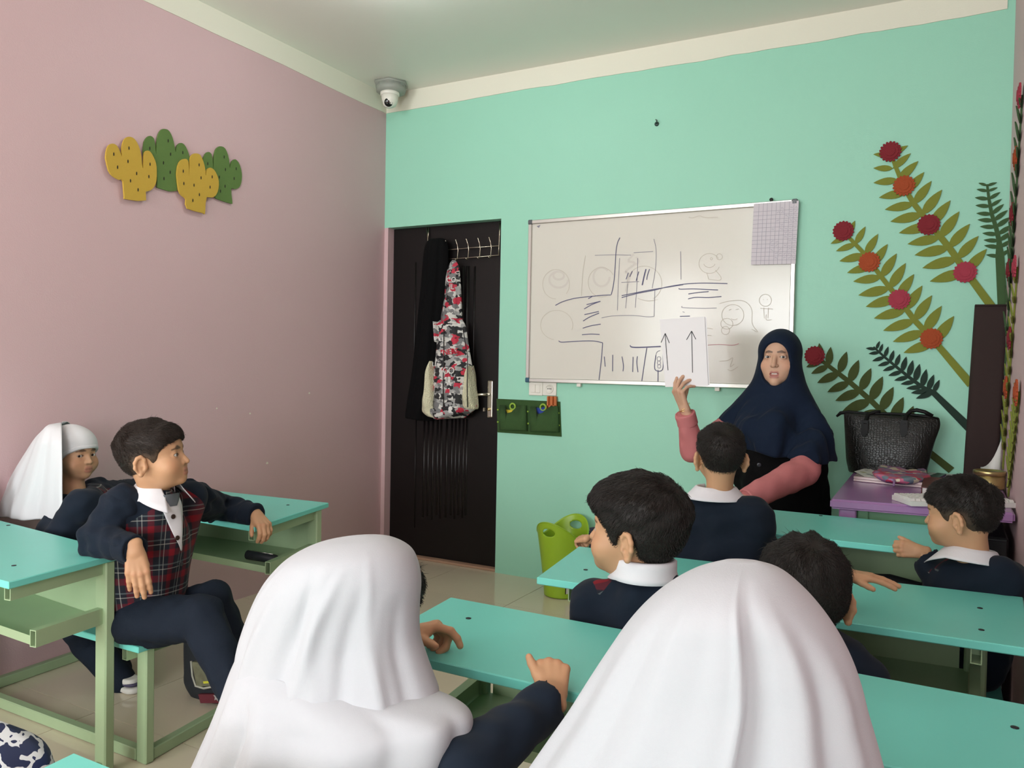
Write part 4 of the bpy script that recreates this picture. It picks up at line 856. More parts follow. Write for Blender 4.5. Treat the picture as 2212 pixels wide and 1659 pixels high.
    prism('cover', mr, [p+Z*0.001 for p in cs], Z*0.003, e); prism('pages', mw, [p.lerp(sum(cs, Vector())/4, 0.03)+Z*0.0042 for p in cs], Z*0.026, e); prism('cover', mr, [p+Z*0.0304 for p in cs], Z*0.003, e); prism('spine', mr, [cs[0]+Z*0.001, cs[3]+Z*0.001, cs[3]+Z*0.033, cs[0]+Z*0.033], (-0.003, 0, 0), e)
    # white wire-like piece, not identified; its rows of keys are made up
    a, b_ = D4(790, 878), PZ(2199, 1098, HP); d = (b_-a).normalized(); n = Vector((-d.y, d.x, 0)); ln = (b_-a).length-0.006; wd = 0.135
    e = empty('keyboard', a, 'white keyboard along the front edge of the purple desk', 'keyboard')
    mk = mat('key_white', (0.70, 0.69, 0.66), 0.4); base = [a, a+d*ln, a+d*ln+n*wd, a+n*wd]
    bm = bmesh.new(); bm_prism(bm, [base[0]+Z*.001, base[1]+Z*.001, base[2]+Z*.001, base[3]+Z*.001], Z*0.016); link('latticework_base', from_bm(bm), mk, e)
    km = None; nc = 19
    for i in range(nc):
        for j in range(5):
            c = a+d*(ln*(i+0.5+0.0)/nc)+n*(0.02+0.024*j)+Z*0.017
            if km is None:
                bm = bmesh.new(); w1, w2 = ln/nc*0.44, ln/nc*0.33; lo = [bm.verts.new(d*sx*w1+n*sy*0.0108) for sx, sy in ((-1,-1),(1,-1),(1,1),(-1,1))]; hi = [bm.verts.new(d*sx*w2+n*sy*0.0085+Z*0.0085) for sx, sy in ((-1,-1),(1,-1),(1,1),(-1,1))]
                bm.faces.new(hi)
                for t in range(4): bm.faces.new((lo[t], lo[(t+1) % 4], hi[(t+1) % 4], hi[t]))
                km = from_bm(bm); km.materials.append(mk)
            o = bpy.data.objects.new('key', km); C.objects.link(o); o.parent = e; o.location = c-a
    # gold tin, rolled sheet, black box added for the dark space under the desk
    t = PZ(2137, 1065, HP); t = Vector((P(2137, 1030, 3.62).x, 3.62, HP)); hz = P(2137, 1016, 3.62).z-HP
    e = empty('gold_tin', t, 'round gold tin standing on the purple desk before the brown planter', 'tin'); mgd = mat('gold_metal', (0.50, 0.40, 0.18), 0.3, metal=0.9)
    lathe('tin_body', mgd, [(0.052, 0.001), (0.054, 0.006), (0.054, hz-0.018)], t, e, 32); lathe('tin_lid', mgd, [(0.056, hz-0.0175), (0.056, hz-0.002), (0.054, hz), (0.050, hz), (0.049, hz-0.004), (0.0, hz-0.004)], t, e, 32)
    bm = bmesh.new(); G = []
    for i in range(9):
        u = i/8; p = P(2157+u*17, 1045-0*u, 3.80); G.append([bm.verts.new(Vector((0.135+0.072*u, 3.80-0.03*math.sin(PI*u), HP+0.002+0.0*u))), bm.verts.new(Vector((0.135+0.072*u, 3.83-0.03*math.sin(PI*u), HP+0.06+0.13*u*u)))])
    for A, B in zip(G, G[1:]): bm.faces.new((A[0], B[0], B[1], A[1]))
    o = link('curled_sheet', from_bm(bm, True), mw, label='curled white sheet leaning against the pink wall beside the gold tin', cat='paper'); o.modifiers.new('s', 'SOLIDIFY').thickness = 0.001
    e = empty('under_desk_box', (0.1, 3.30, 0), 'black computer case standing under the purple desk', 'computer')
    box('box_shell', m_black_pl, 0.0, 0.195, 3.08, 3.50, 0.012, 0.66, e, bev=0.006); box('front_panel', mat('box_front', (0.014, 0.014, 0.016), 0.25), 0.005, 0.19, 3.072, 3.0795, 0.02, 0.65, e, bev=0.002)
    for x in (0.02, 0.175):
        for y in (3.11, 3.47): lathe('foot', m_black_pl, [(0.012, 0.0), (0.012, 0.0118)], (x, y, 0), e, 10)
desk_items()

# ================================================================ BIN AND BAGS
def bin_():
    c = Vector((-1.745, 3.80, 0)); e = empty('waste_bin', c, 'lime green plastic waste bin with handle holes beside the mint wall', 'bin')
    m = mat('lime_plastic', (0.31, 0.50, 0.025), 0.35); n, rows = 144, 60; bm = bmesh.new(); V = []
    th0 = math.atan2(-c.y, -c.x)-0.55                                   # one lobe towards the class
    for j in range(rows+1):
        t = j/rows; R = []
        for k in range(n):
            th = 2*PI*k/n; zt = 0.355+0.048*math.cos(2*(th-th0)); z = 0.004+(zt-0.004)*t; u = z/0.36; r = 0.092+0.046*u**1.25+0.006*max(0, math.cos(2*(th-th0)))*u*u
            R.append(bm.verts.new(c+Vector((r*math.cos(th), r*math.sin(th), z))))
        V.append(R)
    for j in range(rows):
        for k in range(n):
            th = 2*PI*(k+0.5)/n; zt = 0.355+0.048*math.cos(2*(th-th0)); z = 0.004+(zt-0.004)*(j+0.5)/rows; hit = False
            for s in (th0, th0+PI):
                da = (th-s+PI) % (2*PI)-PI
                if (da/0.27)**2+((z-0.348)/0.021)**2 < 1: hit = True
            if not hit: bm.faces.new((V[j][k], V[j][(k+1) % n], V[j+1][(k+1) % n], V[j+1][k]))
    for e_ in [e_ for e_ in bm.edges if len(e_.link_faces) == 1]:
        for v_ in e_.verts:
            if v_.index == -2: continue
            q = v_.co-c; th = math.atan2(q.y, q.x)
            for s in (th0, th0+PI):
                da = (th-s+PI) % (2*PI)-PI; dz = q.z-0.348; rho = math.sqrt((da/0.27)**2+(dz/0.021)**2)
                if 0.6 < rho < 1.5 and q.z < 0.355+0.048*math.cos(2*(th-th0))-0.004:
                    th2 = s+da/rho; z = 0.348+dz/rho; u = z/0.36; r = 0.092+0.046*u**1.25+0.006*max(0, math.cos(2*(th2-th0)))*u*u; v_.co = c+Vector((r*math.cos(th2), r*math.sin(th2), z)); v_.index = -2; break
    bm.faces.new(V[0][::-1]); o = link('bin_shell', from_bm(bm, True), m, e); s = o.modifiers.new('s', 'SOLIDIFY'); s.thickness = 0.004; s.offset = -1
    bm = bmesh.new(); pts = []
    for k in range(n):
        th = 2*PI*k/n; z = 0.355+0.048*math.cos(2*(th-th0)); u = z/0.36; r = 0.092+0.046*u**1.25+0.006*max(0, math.cos(2*(th-th0)))*u*u; pts.append(c+Vector((r*math.cos(th), r*math.sin(th), z)))
    bm_tube(bm, pts, 0.003, 6, close=True); link('rim', from_bm(bm, True), m, e)
    tc = math.atan2(-c.y, -c.x)                                         # printed label low on the shell
    def lab(name, mm, pts, off):
        bm = bmesh.new(); vs = []
        for a, z in pts: r = 0.092+0.046*(z/0.36)**1.25+off; vs.append(bm.verts.new(c+Vector((r*math.cos(tc+a), r*math.sin(tc+a), z))))
        n_ = len(vs)//2
        for k in range(n_-1): bm.faces.new((vs[k], vs[k+1], vs[2*n_-2-k], vs[2*n_-1-k]))
        return link(name, from_bm(bm), mm, e)
    A_ = [0.22+0.09*k for k in range(8)]
    lab('printed_label', mat('label_white', (0.62, 0.60, 0.56), 0.5), [(a, 0.085) for a in A_]+[(a, 0.030) for a in A_[::-1]], 0.0012)
    lab('label_edge', m_black_pl, [(a, 0.086) for a in (0.19, 0.24)]+[(a, 0.029) for a in (0.24, 0.19)], 0.0020)
    lab('label_picture', mat('label_red', (0.45, 0.03, 0.03), 0.5), [(0.36, 0.070), (0.50, 0.078), (0.66, 0.066)]+[(0.70, 0.052), (0.50, 0.044), (0.40, 0.056)], 0.0022)
bin_()
def bags():
    mp = ramp_mat('blue_print', 13, [(0.0, (0.006, 0.008, 0.013)), (0.40, (0.012, 0.022, 0.085)), (0.50, (0.70, 0.72, 0.74)), (0.57, (0.012, 0.020, 0.07)), (0.68, (0.008, 0.008, 0.012))], 0.55, 'noise', (0.6, 1, 1.9))
    mk = mat('bag_black', (0.010, 0.011, 0.014), 0.6)
    c = Vector((-1.80, 0.98, 0)); root = empty('patterned_backpack', c, 'blue backpack with white and black print standing on the floor at the bottom left', 'backpack')
    def pillow(name, m, c, hx, hy, z0, z1, parent, ex=3.0, top=0.55):
        lv = []
        for t in np.linspace(0, 1, 9):
            s = (1-max(0, (t-top)/(1-top))**2.6)**0.5 if t > top else min(1, (0.8+0.2*min(1, t/0.12))); s = max(s, 0.15); z = z0+(z1-z0)*t
            lv.append((c+Vector((-hx*s, 0, z)), c+Vector((hx*s, 0, z)), hy*s, hy*s))
        return link(name, loft_mesh(lv, 40, 40, lambda th, t: 0.02*math.sin(7*th+5*t), expo=ex), m, parent)
    pillow('bag_body', mp, c, 0.135, 0.10, 0.002, 0.40, root); pillow('front_pocket', mk, c+Vector((0.03, -0.075, 0)), 0.09, 0.055, 0.02, 0.24, root)
    tube('zip', mk, [c+Vector((0.138*math.cos(a), -0.055, 0.15+0.235*math.sin(a))) for a in np.linspace(0.05, PI-0.05, 16)], 0.006, root, 6)
    c = Vector((-2.27, 1.99, 0)); root = empty('dark_school_bag', c, 'dark school bag with clear window on the floor beside the boy\'s leg', 'bag')
    pillow('bag_body', mat('bag_navy', (0.012, 0.016, 0.022), 0.7), c, 0.115, 0.07, 0.002, 0.30, root)
    w_ = lambda px, py: P(px, py, 1.905)
    prism('clear_window', mat('clear_vinyl', (0.16, 0.16, 0.10), 0.06, var=0.6, vscale=30), [w_(414,1430), w_(450,1432), w_(468,1480), w_(425,1484)], (0, 0.015, 0), root)
    tube('window_trim', mat('grey_piping', (0.42, 0.41, 0.34), 0.5), [w_(413,1428), w_(416,1460), w_(423,1482), w_(440,1487), w_(468,1482)], 0.004, root, 6)
    bm = bmesh.new(); bm_ribbon(bm, [w_(440,1474)+Vector((0, -0.002, 0)), w_(452,1473)+Vector((0, -0.002, 0)), w_(463,1467)+Vector((0, -0.002, 0))], 0.008, NB); me = bpy.data.meshes.new('m'); bm.to_mesh(me); bm.free(); link('yellow_glint', me, mat('glint_yellow', (0.62, 0.60, 0.05), 0.3), root)  # yellow glint on the clear window, painted as a flat ribbon
    prism('red_patch', mat('bag_red', (0.12, 0.012, 0.022), 0.7), [w_(428,1500), w_(480,1500), w_(480,1519), w_(433,1519)], (0, 0.012, 0), root)
    cc = w_(468, 1506)+Vector((0, -0.002, 0)); bm = bmesh.new(); bm_prism(bm, [cc+Vector((r_*math.cos(a), 0, r_*math.sin(a))) for a, r_ in [(2*PI*i/10+PI/2, 0.015 if i % 2 == 0 else 0.007) for i in range(10)]], Vector((0, 0.002, 0))); link('star_patch', from_bm(bm), mat('star_grey', (0.38, 0.36, 0.34), 0.7), root)
    c = Vector((-3.03, 1.535, 0.372)); root = empty('red_backpack', c, 'dark red backpack at the left edge behind the white scarf girl', 'backpack')
    pillow('bag_body', mat('maroon_cloth', (0.085, 0.012, 0.016), 0.8), c, 0.058, 0.095, 0.0, 0.44, root); pillow('front_pocket', mat('maroon_cloth', (0, 0, 0)), c+Vector((0.035, -0.02, 0)), 0.045, 0.07, 0.01, 0.22, root)
    # things on the shelves
    p = atL1(0.86, 0.45, H-0.178+0.003-0.016); e = empty('pencil_case', p, 'black pencil case on the shelf of the desk by the pink wall', 'pencil case')
    bm = bmesh.new(); bm_tube(bm, [p+Vector((-0.085, 0, 0.018)), p+Vector((-0.08, 0, 0.018)), p+Vector((0, 0.005, 0.018)), p+Vector((0.06, 0, 0.018)), p+Vector((0.066, 0, 0.018))], [0.006, 0.0175, 0.018, 0.0175, 0.006], 14); link('case_cloth', from_bm(bm, True), mk, e)
    tube('zip', m_steel, [p+Vector((-0.07, -0.004, 0.0365)), p+Vector((0.05, -0.001, 0.0365))], 0.0015, e, 6)
    p = atR1(0.80, 0.5, HR1-0.178+0.003-0.016); e = empty('black_pouch', p, 'black drawstring pouch on the first row desk shelf', 'pouch')
    bm = bmesh.new(); bm_tube(bm, [p+Vector((-0.12, 0, 0.02)), p+Vector((-0.10, 0, 0.026)), p+Vector((0, 0.01, 0.03)), p+Vector((0.09, 0, 0.024)), p+Vector((0.11, 0, 0.018))], [0.008, 0.025, 0.03, 0.024, 0.006], 14); link('pouch_cloth', from_bm(bm, True), mk, e); tube('drawstring', m_steel, [p+Vector((0.09, -0.01, 0.047)), p+Vector((0.12, -0.03, 0.02)), p+Vector((0.10, -0.05, 0.004))], 0.0025, e, 6)
bags()

# ================================================================ PEOPLE
m_skin = attr_mat('skin', 0.52, 'Col', sss=0.12, bump=0.08, bscale=500, spec=0.35)
m_eyew = mat('eye_white', (0.55, 0.53, 0.50), 0.15); m_iris = mat('iris_brown', (0.035, 0.018, 0.010), 0.12); m_pupil = mat('pupil', (0.004, 0.004, 0.004), 0.08)
m_hair = mat('dark_hair', (0.013, 0.010, 0.008), 0.55, bump=0.5, bscale=260, spec=0.35); m_hairb = mat('brown_hair', (0.022, 0.014, 0.010), 0.55, bump=0.5, bscale=260, spec=0.35)
m_hairv = attr_mat('hair_shell', .6, 'Col', bump=.5, bscale=300, spec=.3)
m_navy = mat('navy_knit', (0.0075, 0.0135, 0.0245), 0.9, spec=0.2, bump=0.35, bscale=420, sheen=0.03, var=0.12, vscale=14)
m_trous = mat('navy_trousers', (0.0075, 0.0125, 0.0225), 0.85, spec=0.2, bump=0.3, bscale=400, var=0.12, vscale=12)
m_shirt = mat('white_shirt', (0.70, 0.70, 0.73), 0.8, bump=0.15, bscale=300)
m_plaid = plaid_mat('plaid_cloth')
m_scarf = mat('white_scarf_dimmed', (0.44, 0.45, 0.475), 0.75, bump=0.12, bscale=700, sheen=0.15)  # white cloth darkened in colour to offset strong light on the near scarves
m_scarfw = mat('white_scarf_undimmed', (0.66, 0.67, 0.69), 0.75, bump=0.12, bscale=700, sheen=0.1)  # same white cloth without the darkening against strong light
m_hijab = mat('navy_scarf_cloth', (0.0055, 0.0125, 0.030), 0.8, spec=0.15, bump=0.3, bscale=500, sheen=0.03)
m_black = mat('black_cloth', (0.003, 0.003, 0.0035), 0.85)
m_pinks = mat('pink_blouse', (0.52, 0.17, 0.175), 0.7, bump=0.25, bscale=300)
SKIN = np.array((0.52, 0.295, 0.165)); 
def poly2d(pts):
    pts = np.array(pts, np.float32)
    def f(y, z):
        d = np.full(y.shape, 1e9, np.float32); ins = np.zeros(y.shape, bool); n = len(pts)
        for i in range(n):
            a, b = pts[i], pts[(i+1) % n]; e = b-a; wy, wz = y-a[0], z-a[1]; h = np.clip((wy*e[0]+wz*e[1])/(e@e), 0, 1)
            d = np.minimum(d, (wy-e[0]*h)**2+(wz-e[1]*h)**2)
            c = (a[1] > z) != (b[1] > z)
            with np.errstate(divide='ignore', invalid='ignore'): ins ^= c & (y < (b[0]-a[0])*(z-a[1])/(b[1]-a[1]+1e-12)+a[0])
        return np.where(ins, -1, 1)*np.sqrt(d)
    return f
KID = dict(cr=((0, -.012, .032), (.069, .088, .080)), fc=((0, .028, -.020), (.055, .058, .068)), jw=((0, .038, -.048), (.042, .045, .033)), ch=((0, .069, -.067), .0150), ck=((.034, .050, -.026), .030), fh=((0, .028, .040), (.060, .056, .052)), ez=.007, ex=.0285, ey=.0670, er=.0122, nt=((0, .0945, -.0175), .0083), nb=((0, .081, .006), .0065), mz=-.0435, my=.0822, mw=.0225, sl=.0004, ear=(.0665, -.006, -.014), es=0.98, nk=.044)
ADU = dict(cr=((0, -.014, .034), (.073, .092, .086)), fc=((0, .030, -.024), (.057, .060, .080)), jw=((0, .042, -.062), (.051, .047, .038)), ch=((0, .076, -.088), .0205), ck=((.037, .054, -.026), .029), fh=((0, .030, .046), (.062, .056, .052)), ez=.012, ex=.0305, ey=.0735, er=.0121, nt=((0, .1045, -.022), .0098), nb=((0, .086, .014), .0075), mz=-.056, my=.0875, mw=.0225, sl=.0011, ear=(.071, -.008, .0), es=1.0, nk=.052)
def head_build(K, mouth_open=0.0, brow=(0.02, 0.013, 0.010), skin=SKIN, gaze=None, lipc=(0.44, 0.185, 0.13), ears=True, nend=(0, -.030, -.14)):
    s = SDF(); ex, ey, ez, er = K['ex'], K['ey'], K['ez'], K['er']; mz, my, mw = K['mz'], K['my'], K['mw']
    s.u(ell(*K['cr'])).u(ell(*K['fc']), .02).u(ell(*K['jw']), .018).u(sph(*K['ch']), .016).u(ell(*K['fh']), .02)
    (cx, cy, cz), cr = K['ck']
    for g in (-1, 1): s.u(sph((g*cx, cy, cz), cr), .018)
    s.u(rc((-.028, ey+.004, ez+.021), (.028, ey+.004, ez+.021), .0075, .0075), .012)
    for g in (-1, 1): s.sub(ell((g*(ex+.001), ey+.024, ez+.001), (.0175, .0125, .0095)), .010)
    s.u(rc(K['nb'][0], K['nt'][0], K['nb'][1], K['nt'][1]), .008)
    nt = K['nt'][0]
    for g in (-1, 1):
        s.u(sph((g*.0095, nt[1]-.009, nt[2]-.002), .0068), .005); s.sub(sph((g*.0052, nt[1]-.004, nt[2]-.0095), .0028), .003)
    # lips
    ul = [(-mw, my-.0075, mz-.001), (-mw*.45, my+.0005, mz+.0035), (0, my+.0020, mz+.0025), (mw*.45, my+.0005, mz+.0035), (mw, my-.0075, mz-.001)]
    o = mouth_open; ll = [(-mw*.95, my-.0075, mz-.002), (-mw*.45, my-.0005, mz-.0065-o), (0, my+.0012, mz-.0075-o), (mw*.45, my-.0005, mz-.0065-o), (mw*.95, my-.0075, mz-.002)]
    ulc, llc = chain(ul, [.0024, .0042, .0040, .0042, .0024]), chain(ll, [.0022, .0048, .0052, .0048, .0022])
    s.u(ell((0, my-.013, mz), (mw*1.3, .0125, .016)), .012).u(ulc, .004).u(llc, .004)
    slit = [(-mw*.9, my-.0050, mz-.0012), (-mw*.5, my+.0030, mz-.0010-o*.4), (0, my+.0050, mz-.0015-o*.5), (mw*.5, my+.0030, mz-.0010-o*.4), (mw*.9, my-.0050, mz-.0012)]
    if o > 0: s.sub(chain(slit, [K['sl'], K['sl']+o*.4, K['sl']+o*.55, K['sl']+o*.4, K['sl']]), .0010)
    for g in (-1, 1):
        c = (g*ex, ey, ez); s.u(sph(c, er+.0014), .004)
        s.sub(ell((g*ex, ey+er, ez-.0003), (.0118, .011, .0042)), .0012)
    if ears:
        x, y, z = K['ear']; es = K['es']
        for g in (-1, 1):
            R = np.array(Matrix.Rotation(g*0.42, 3, 'Z') @ Matrix.Rotation(-0.18, 3, 'X'))
            c = np.array((g*(x+.006), y-.006, z+.006))
            L_ = lambda a, b, d_=0: c+R@np.array((g*d_, a*es, b*es))
            s.u(ell(c, (.0048*es, .0175*es, .0290*es), R), .004).u(sph(L_(.010, -.004, -.002), .008*es), .006)
            s.u(chain([L_(.010, .006, .003), L_(.008, .020, .004), L_(-.002, .0285, .0045), L_(-.012, .0235, .005), L_(-.0175, .010, .0055), L_(-.0165, -.006, .005), L_(-.009, -.019, .0035)], [.0028, .0032, .0034, .0036, .0036, .0032, .0030]), .0025)
            s.u(sph(L_(.000, -.0255, .001), .0072*es), .005); s.sub(ell(L_(-.002, .004, .0075), (.0052*es, .0085*es, .0140*es), R), .003); s.sub(sph(L_(.004, -.006, .006), .0055*es), .003)
            s.u(ell(L_(.0115, -.006, .0035), (.0035, .0040, .0055), R), .003)
    nk = K['nk']; s.u(rc((0, -.020, -.045), nend, nk*.95, nk), .022)
    V, Q = polygonize(s, (-.10, min(-.125, nend[1]-nk-.01), nend[2]-nk-.01), (.10, max(.125, nend[1]+nk+.01), .135), .0023); V = tidy(V, Q, 1, .6)
    col = np.tile(skin, (len(V), 1)); r = np.random.RandomState(1)
    def blend(d, w_, c, a=1.0):
        f = np.clip(1-d/w_, 0, 1)*a; col[:] = col*(1-f[:, None])+np.array(c)*f[:, None]
    for g in (-1, 1): blend(np.maximum(sph((g*cx*1.05, cy+.015, cz+.004), .012)(V), 0), .02, skin*np.array((1.08, .88, .85)), .6)
    blend(np.maximum(np.minimum(ulc(V), llc(V)), 0), .0022, lipc, .9)
    if o == 0: blend(np.maximum(chain(slit, [.0003, .0007, .0008, .0007, .0003])(V), 0), .0030, np.array(lipc)*.35, .85)
    for g in (-1, 1):
        bw = chain([(g*.012, ey+.016, ez+.0195), (g*.026, ey+.017, ez+.0220), (g*.042, ey+.004, ez+.0170)], [.0022, .0026, .0010]); blend(np.maximum(bw(V), 0), .0026, brow, .80)
        d = ell((g*ex, ey+er, ez-.0003), (.0118, .011, .0042))(V); up = (V[:, 2] > ez-.0005) & (V[:, 0]*g > 0)
        blend(np.where((V[:, 0]*g > 0) & (V[:, 1] > ey), np.abs(d), 1), np.where(up, .0026, .0012), (0.03, 0.018, 0.014), .85)
        blend(np.maximum(sph((g*ex, ey+.012, ez-.011), .005)(V), 0), .008, skin*np.array((.80, .72, .72)), .5)
    eyes = []
    for g in (-1, 1): eyes.append(((g*ex, ey, ez), er))
    return s, V, Q, col, eyes
def eyeball(c, r, gaze, parent, T):
    gaze = Vector(gaze).normalized(); bm = bmesh.new(); bmesh.ops.create_uvsphere(bm, u_segments=28, v_segments=28, radius=r); Rm = gaze.to_track_quat('Z', 'Y').to_matrix().to_4x4()
    for f in bm.faces:
        a = math.degrees(f.calc_center_median().angle(Vector((0, 0, 1)))); f.material_index = 2 if a < 12 else (1 if a < 28 else 0)
    bmesh.ops.transform(bm, matrix=T @ Matrix.Translation(c) @ Rm, verts=bm.verts); me = bpy.data.meshes.new('m'); bm.to_mesh(me); bm.free(); me.shade_smooth()
    return link('eye', me, [m_eyew, m_iris, m_pupil], parent)
HAIRLINE = [(.115, .150), (.100, .060), (.080, .050), (.058, .040), (.040, .020), (.030, -.006), (.020, -.016), (.014, -.010), (.010, .012), (-.006, .022), (-.022, .014), (-.028, -.010), (-.034, -.040), (-.050, -.058), (-.13, -.060), (-.16, .0), (-.16, .16)]
def hair_build(K, T, parent, m, fade=0.0, thick=.013, side=.0035, seed=1, line=HAIRLINE, strands=7000, length=.020, wavy=0.0, whorl=(0.01, -.06, .10), fringe=0.0, lifts=1.0):
    reg = poly2d(line); base = SDF().u(ell(*K['cr'])).u(ell(*K['fh']), .02); wv_ = waves(seed, 150, .0022, 6)
    def f(Q):
        z, y = Q[:, 2], Q[:, 1]; tt = np.clip((z-.015)/.07, 0, 1); tt = tt*tt*(3-2*tt)
        d = base(Q)-(side+(thick-side)*tt+(fringe*np.clip((y-.05)/.03, 0, 1)*np.clip((z-.04)/.03, 0, 1)))+wv_(Q)*(0.4+tt)
        return smax(d, reg(y, z)+np.float32(.0015)*np.sin(Q[:, 0]*260)+np.float32(.0015)*np.sin(Q[:, 0]*410+1), .006)
    V, Q = polygonize(f, (-.105, -.13, -.09), (.105, .13, .145), .0032)
    Tn = np.array(T); W = V@Tn[:3, :3].T+Tn[:3, 3]
    base_c = np.array((.013, .010, .008)) if m is m_hair else np.array((.020, .0135, .010))
    e_ = np.clip(1+reg(V[:, 1], V[:, 2])/.030, 0, 1)*np.clip((.045-V[:, 2])/.03, 0, 1)*fade*np.random.RandomState(seed).uniform(.6, 1, len(V)); hc = base_c*(1-e_[:, None])+np.array((.115, .075, .048))*e_[:, None]
    h = link('hair', np_mesh(W, Q, True, hc), m_hairv, parent)
    # strands over the shell
    r = np.random.RandomState(seed); g = np.zeros_like(V)
    e = .002
    for k in range(3):
        dv = np.zeros(3, np.float32); dv[k] = e; g[:, k] = f(V+dv)-f(V-dv)
    nrm = g/np.maximum(np.linalg.norm(g, axis=1), 1e-6)[:, None]
    ok = np.where((base(V) > .0015) & (e_ < .25))[0]; idx = r.choice(ok, strands); p = V[idx]; n = nrm[idx]
    away = p-np.array(whorl); flow = away+np.array((0, .03, -.015)); flow += np.stack([np.cross((0, 0, 1), q) for q in away])*0.35
    flow -= n*(flow*n).sum(1)[:, None]; flow /= np.maximum(np.linalg.norm(flow, axis=1), 1e-6)[:, None]
    flow += r.normal(0, .22, flow.shape); tt = np.clip((p[:, 2]-.0)/.08, 0.15, 1)*r.uniform(.6, 1.2, strands); L = (length*tt)[:, None]
    lift = (0.06+0.16*r.rand(strands)[:, None])*lifts
    P0 = p-n*.0015; P1 = p+flow*L*.35+n*L*lift*.5; P2 = p+flow*L*.7+n*L*lift*.62+r.normal(0, wavy, p.shape); P3 = p+flow*L*1.0+n*L*lift*.5+r.normal(0, wavy*1.5, p.shape)
    def settle(q, off):                    # lay the strand along the shell
        q = q.astype(np.float32); v = f(q); gr = np.stack([f(q+np.eye(3, dtype=np.float32)[k]*.002)-v for k in range(3)], 1); gr /= np.maximum(np.linalg.norm(gr, axis=1), 1e-6)[:, None]
        return q-gr*np.clip(v-off, -.01, .01)[:, None]
    ln_ = r.rand(strands)*lifts; P1 = settle(P1, .0012); P2 = settle(P2, .0016+.0030*ln_); P3 = settle(P3, .0014+.0055*ln_)
    pts = np.stack([P0, P1, P2, P3], 1).reshape(-1, 3); pts = pts@Tn[:3, :3].T+Tn[:3, 3]
    sc = float(np.linalg.norm(Tn[:3, 0]))
    cv = bpy.data.hair_curves.new('strands'); cv.add_curves([4]*strands); cv.attributes['position'].data.foreach_set('vector', pts.astype(np.float32).ravel())
    ra = cv.attributes.get('radius') or cv.attributes.new('radius', 'FLOAT', 'POINT'); ra.data.foreach_set('value', np.tile(np.array([.00042, .0004, .0003, .00012], np.float32)*sc, strands))
    cv.materials.append(m); o = bpy.data.objects.new('hair_strands', cv); C.objects.link(o); o.parent = h; o['kind'] = 'stuff'
    o.matrix_parent_inverse = (parent.matrix_basis).inverted()
    return f
def hand_mesh(curl=(25, 25, 25, 25), spread=6, thumb=(35, 20, 20), s=1.0, skin=SKIN, h=.0022, pip=1.1, forearm=.022, fat=1.0, short=1.0):
    """left hand, palm down (-z), fingers +y, thumb on +x; metres for a grown hand, scaled by s"""
    S_ = SDF(); kn = [(.0275, .088, .003), (.0095, .093, .005), (-.009, .089, .004), (-.0262, .079, .001)]; ln = [(.040, .025, .020), (.044, .028, .021), (.041, .026, .021), (.032, .020, .019)]; rr = [.0088*fat, .0090*fat, .0086*fat, .0076*fat]; kn = [(a, b*short, c) for a, b, c in kn]; ln = [tuple(v*short for v in l) for l in ln]
    for i, k in enumerate(kn): S_.u(rc((k[0]*.62, .006, 0), k, .0125, .0105), .010)
    S_.u(rc((.016, .02, -.006), (.028, .055, -.006), .013, .011), .012)
    tips = []
    for i, k in enumerate(kn):
        a = math.radians(curl[i]*0.9); sp = math.radians((1.5-i)*spread); p = np.array(k); 
        for j, l in enumerate(ln[i]):
            d = np.array((math.sin(sp)*math.cos(a), math.cos(sp)*math.cos(a), -math.sin(a))); q = p+d*l
            S_.u(rc(p, q, rr[i]*(1-.07*j), rr[i]*(1-.07*(j+1))), .0035 if j else .006); p = q; a += math.radians(curl[i]*pip*(1.0 if j == 0 else .6))
        tips.append((p, d))
    o, b, c = [math.radians(v) for v in thumb]; p = np.array((.018, .022, -.006)); d = np.array((math.sin(o), math.cos(o)*math.cos(b), -math.cos(o)*math.sin(b)))
    q = p+d*.042*short; S_.u(rc(p, q, .0135, .0110), .010); o2 = o-c*.6; d = np.array((math.sin(o2), math.cos(o2)*math.cos(b), -math.cos(o2)*math.sin(b))); p, q = q, q+d*.028*short; S_.u(rc(p, q, .0105, .0096), .004)
    o2 -= c*.5; d = np.array((math.sin(o2), math.cos(o2)*math.cos(b), -math.cos(o2)*math.sin(b))); p, q = q, q+d*.018*short; S_.u(rc(p, q, .0096, .0080), .003); tips.append((q, d))
    S_.u(rc((-.008, -forearm, 0), (-.004, .006, 0), .019, .018), .012).u(rc((.010, -forearm, 0), (.008, .006, 0), .018, .017), .012)
    allp = np.array([t[0] for t in tips]); lo = np.minimum(allp.min(0), (-.045, -forearm-.022, -.03))-.014; hi = np.maximum(allp.max(0), (.045, .10, .03))+.014
    V, Q = polygonize(S_, lo, hi, h/s if s < 1 else h); V = tidy(V, Q, 1, .6)
    col = np.tile(skin, (len(V), 1))
    def blend(d, w_, c_, a): f_ = np.clip(1-d/w_, 0, 1)*a; col[:] = col*(1-f_[:, None])+np.array(c_)*f_[:, None]
    for i, k in enumerate(kn): blend(np.maximum(sph(np.array(k)+(0, 0, .009), .003)(V), 0), .009, skin*np.array((.95, .78, .76)), .5)
    for t, d in tips: blend(np.maximum(sph(t+np.array((0, 0, .0065)), .0035)(V), 0), .003, skin*np.array((1.12, 1.02, 1.02)), .8)
    return V*s, Q, col
def place(V, Q, wrist, fdir, back, left=True, ref=(0, 0, 0)):
    y = Vector(fdir).normalized(); z = Vector(back); z = (z-y*z.dot(y)).normalized(); x = y.cross(z)
    if not left: x = -x; Q = Q[:, ::-1]
    R = np.array(Matrix((x, y, z)).transposed()); return V@R.T+np.array(wrist), Q
def off_arm(V, Q): return V, Q
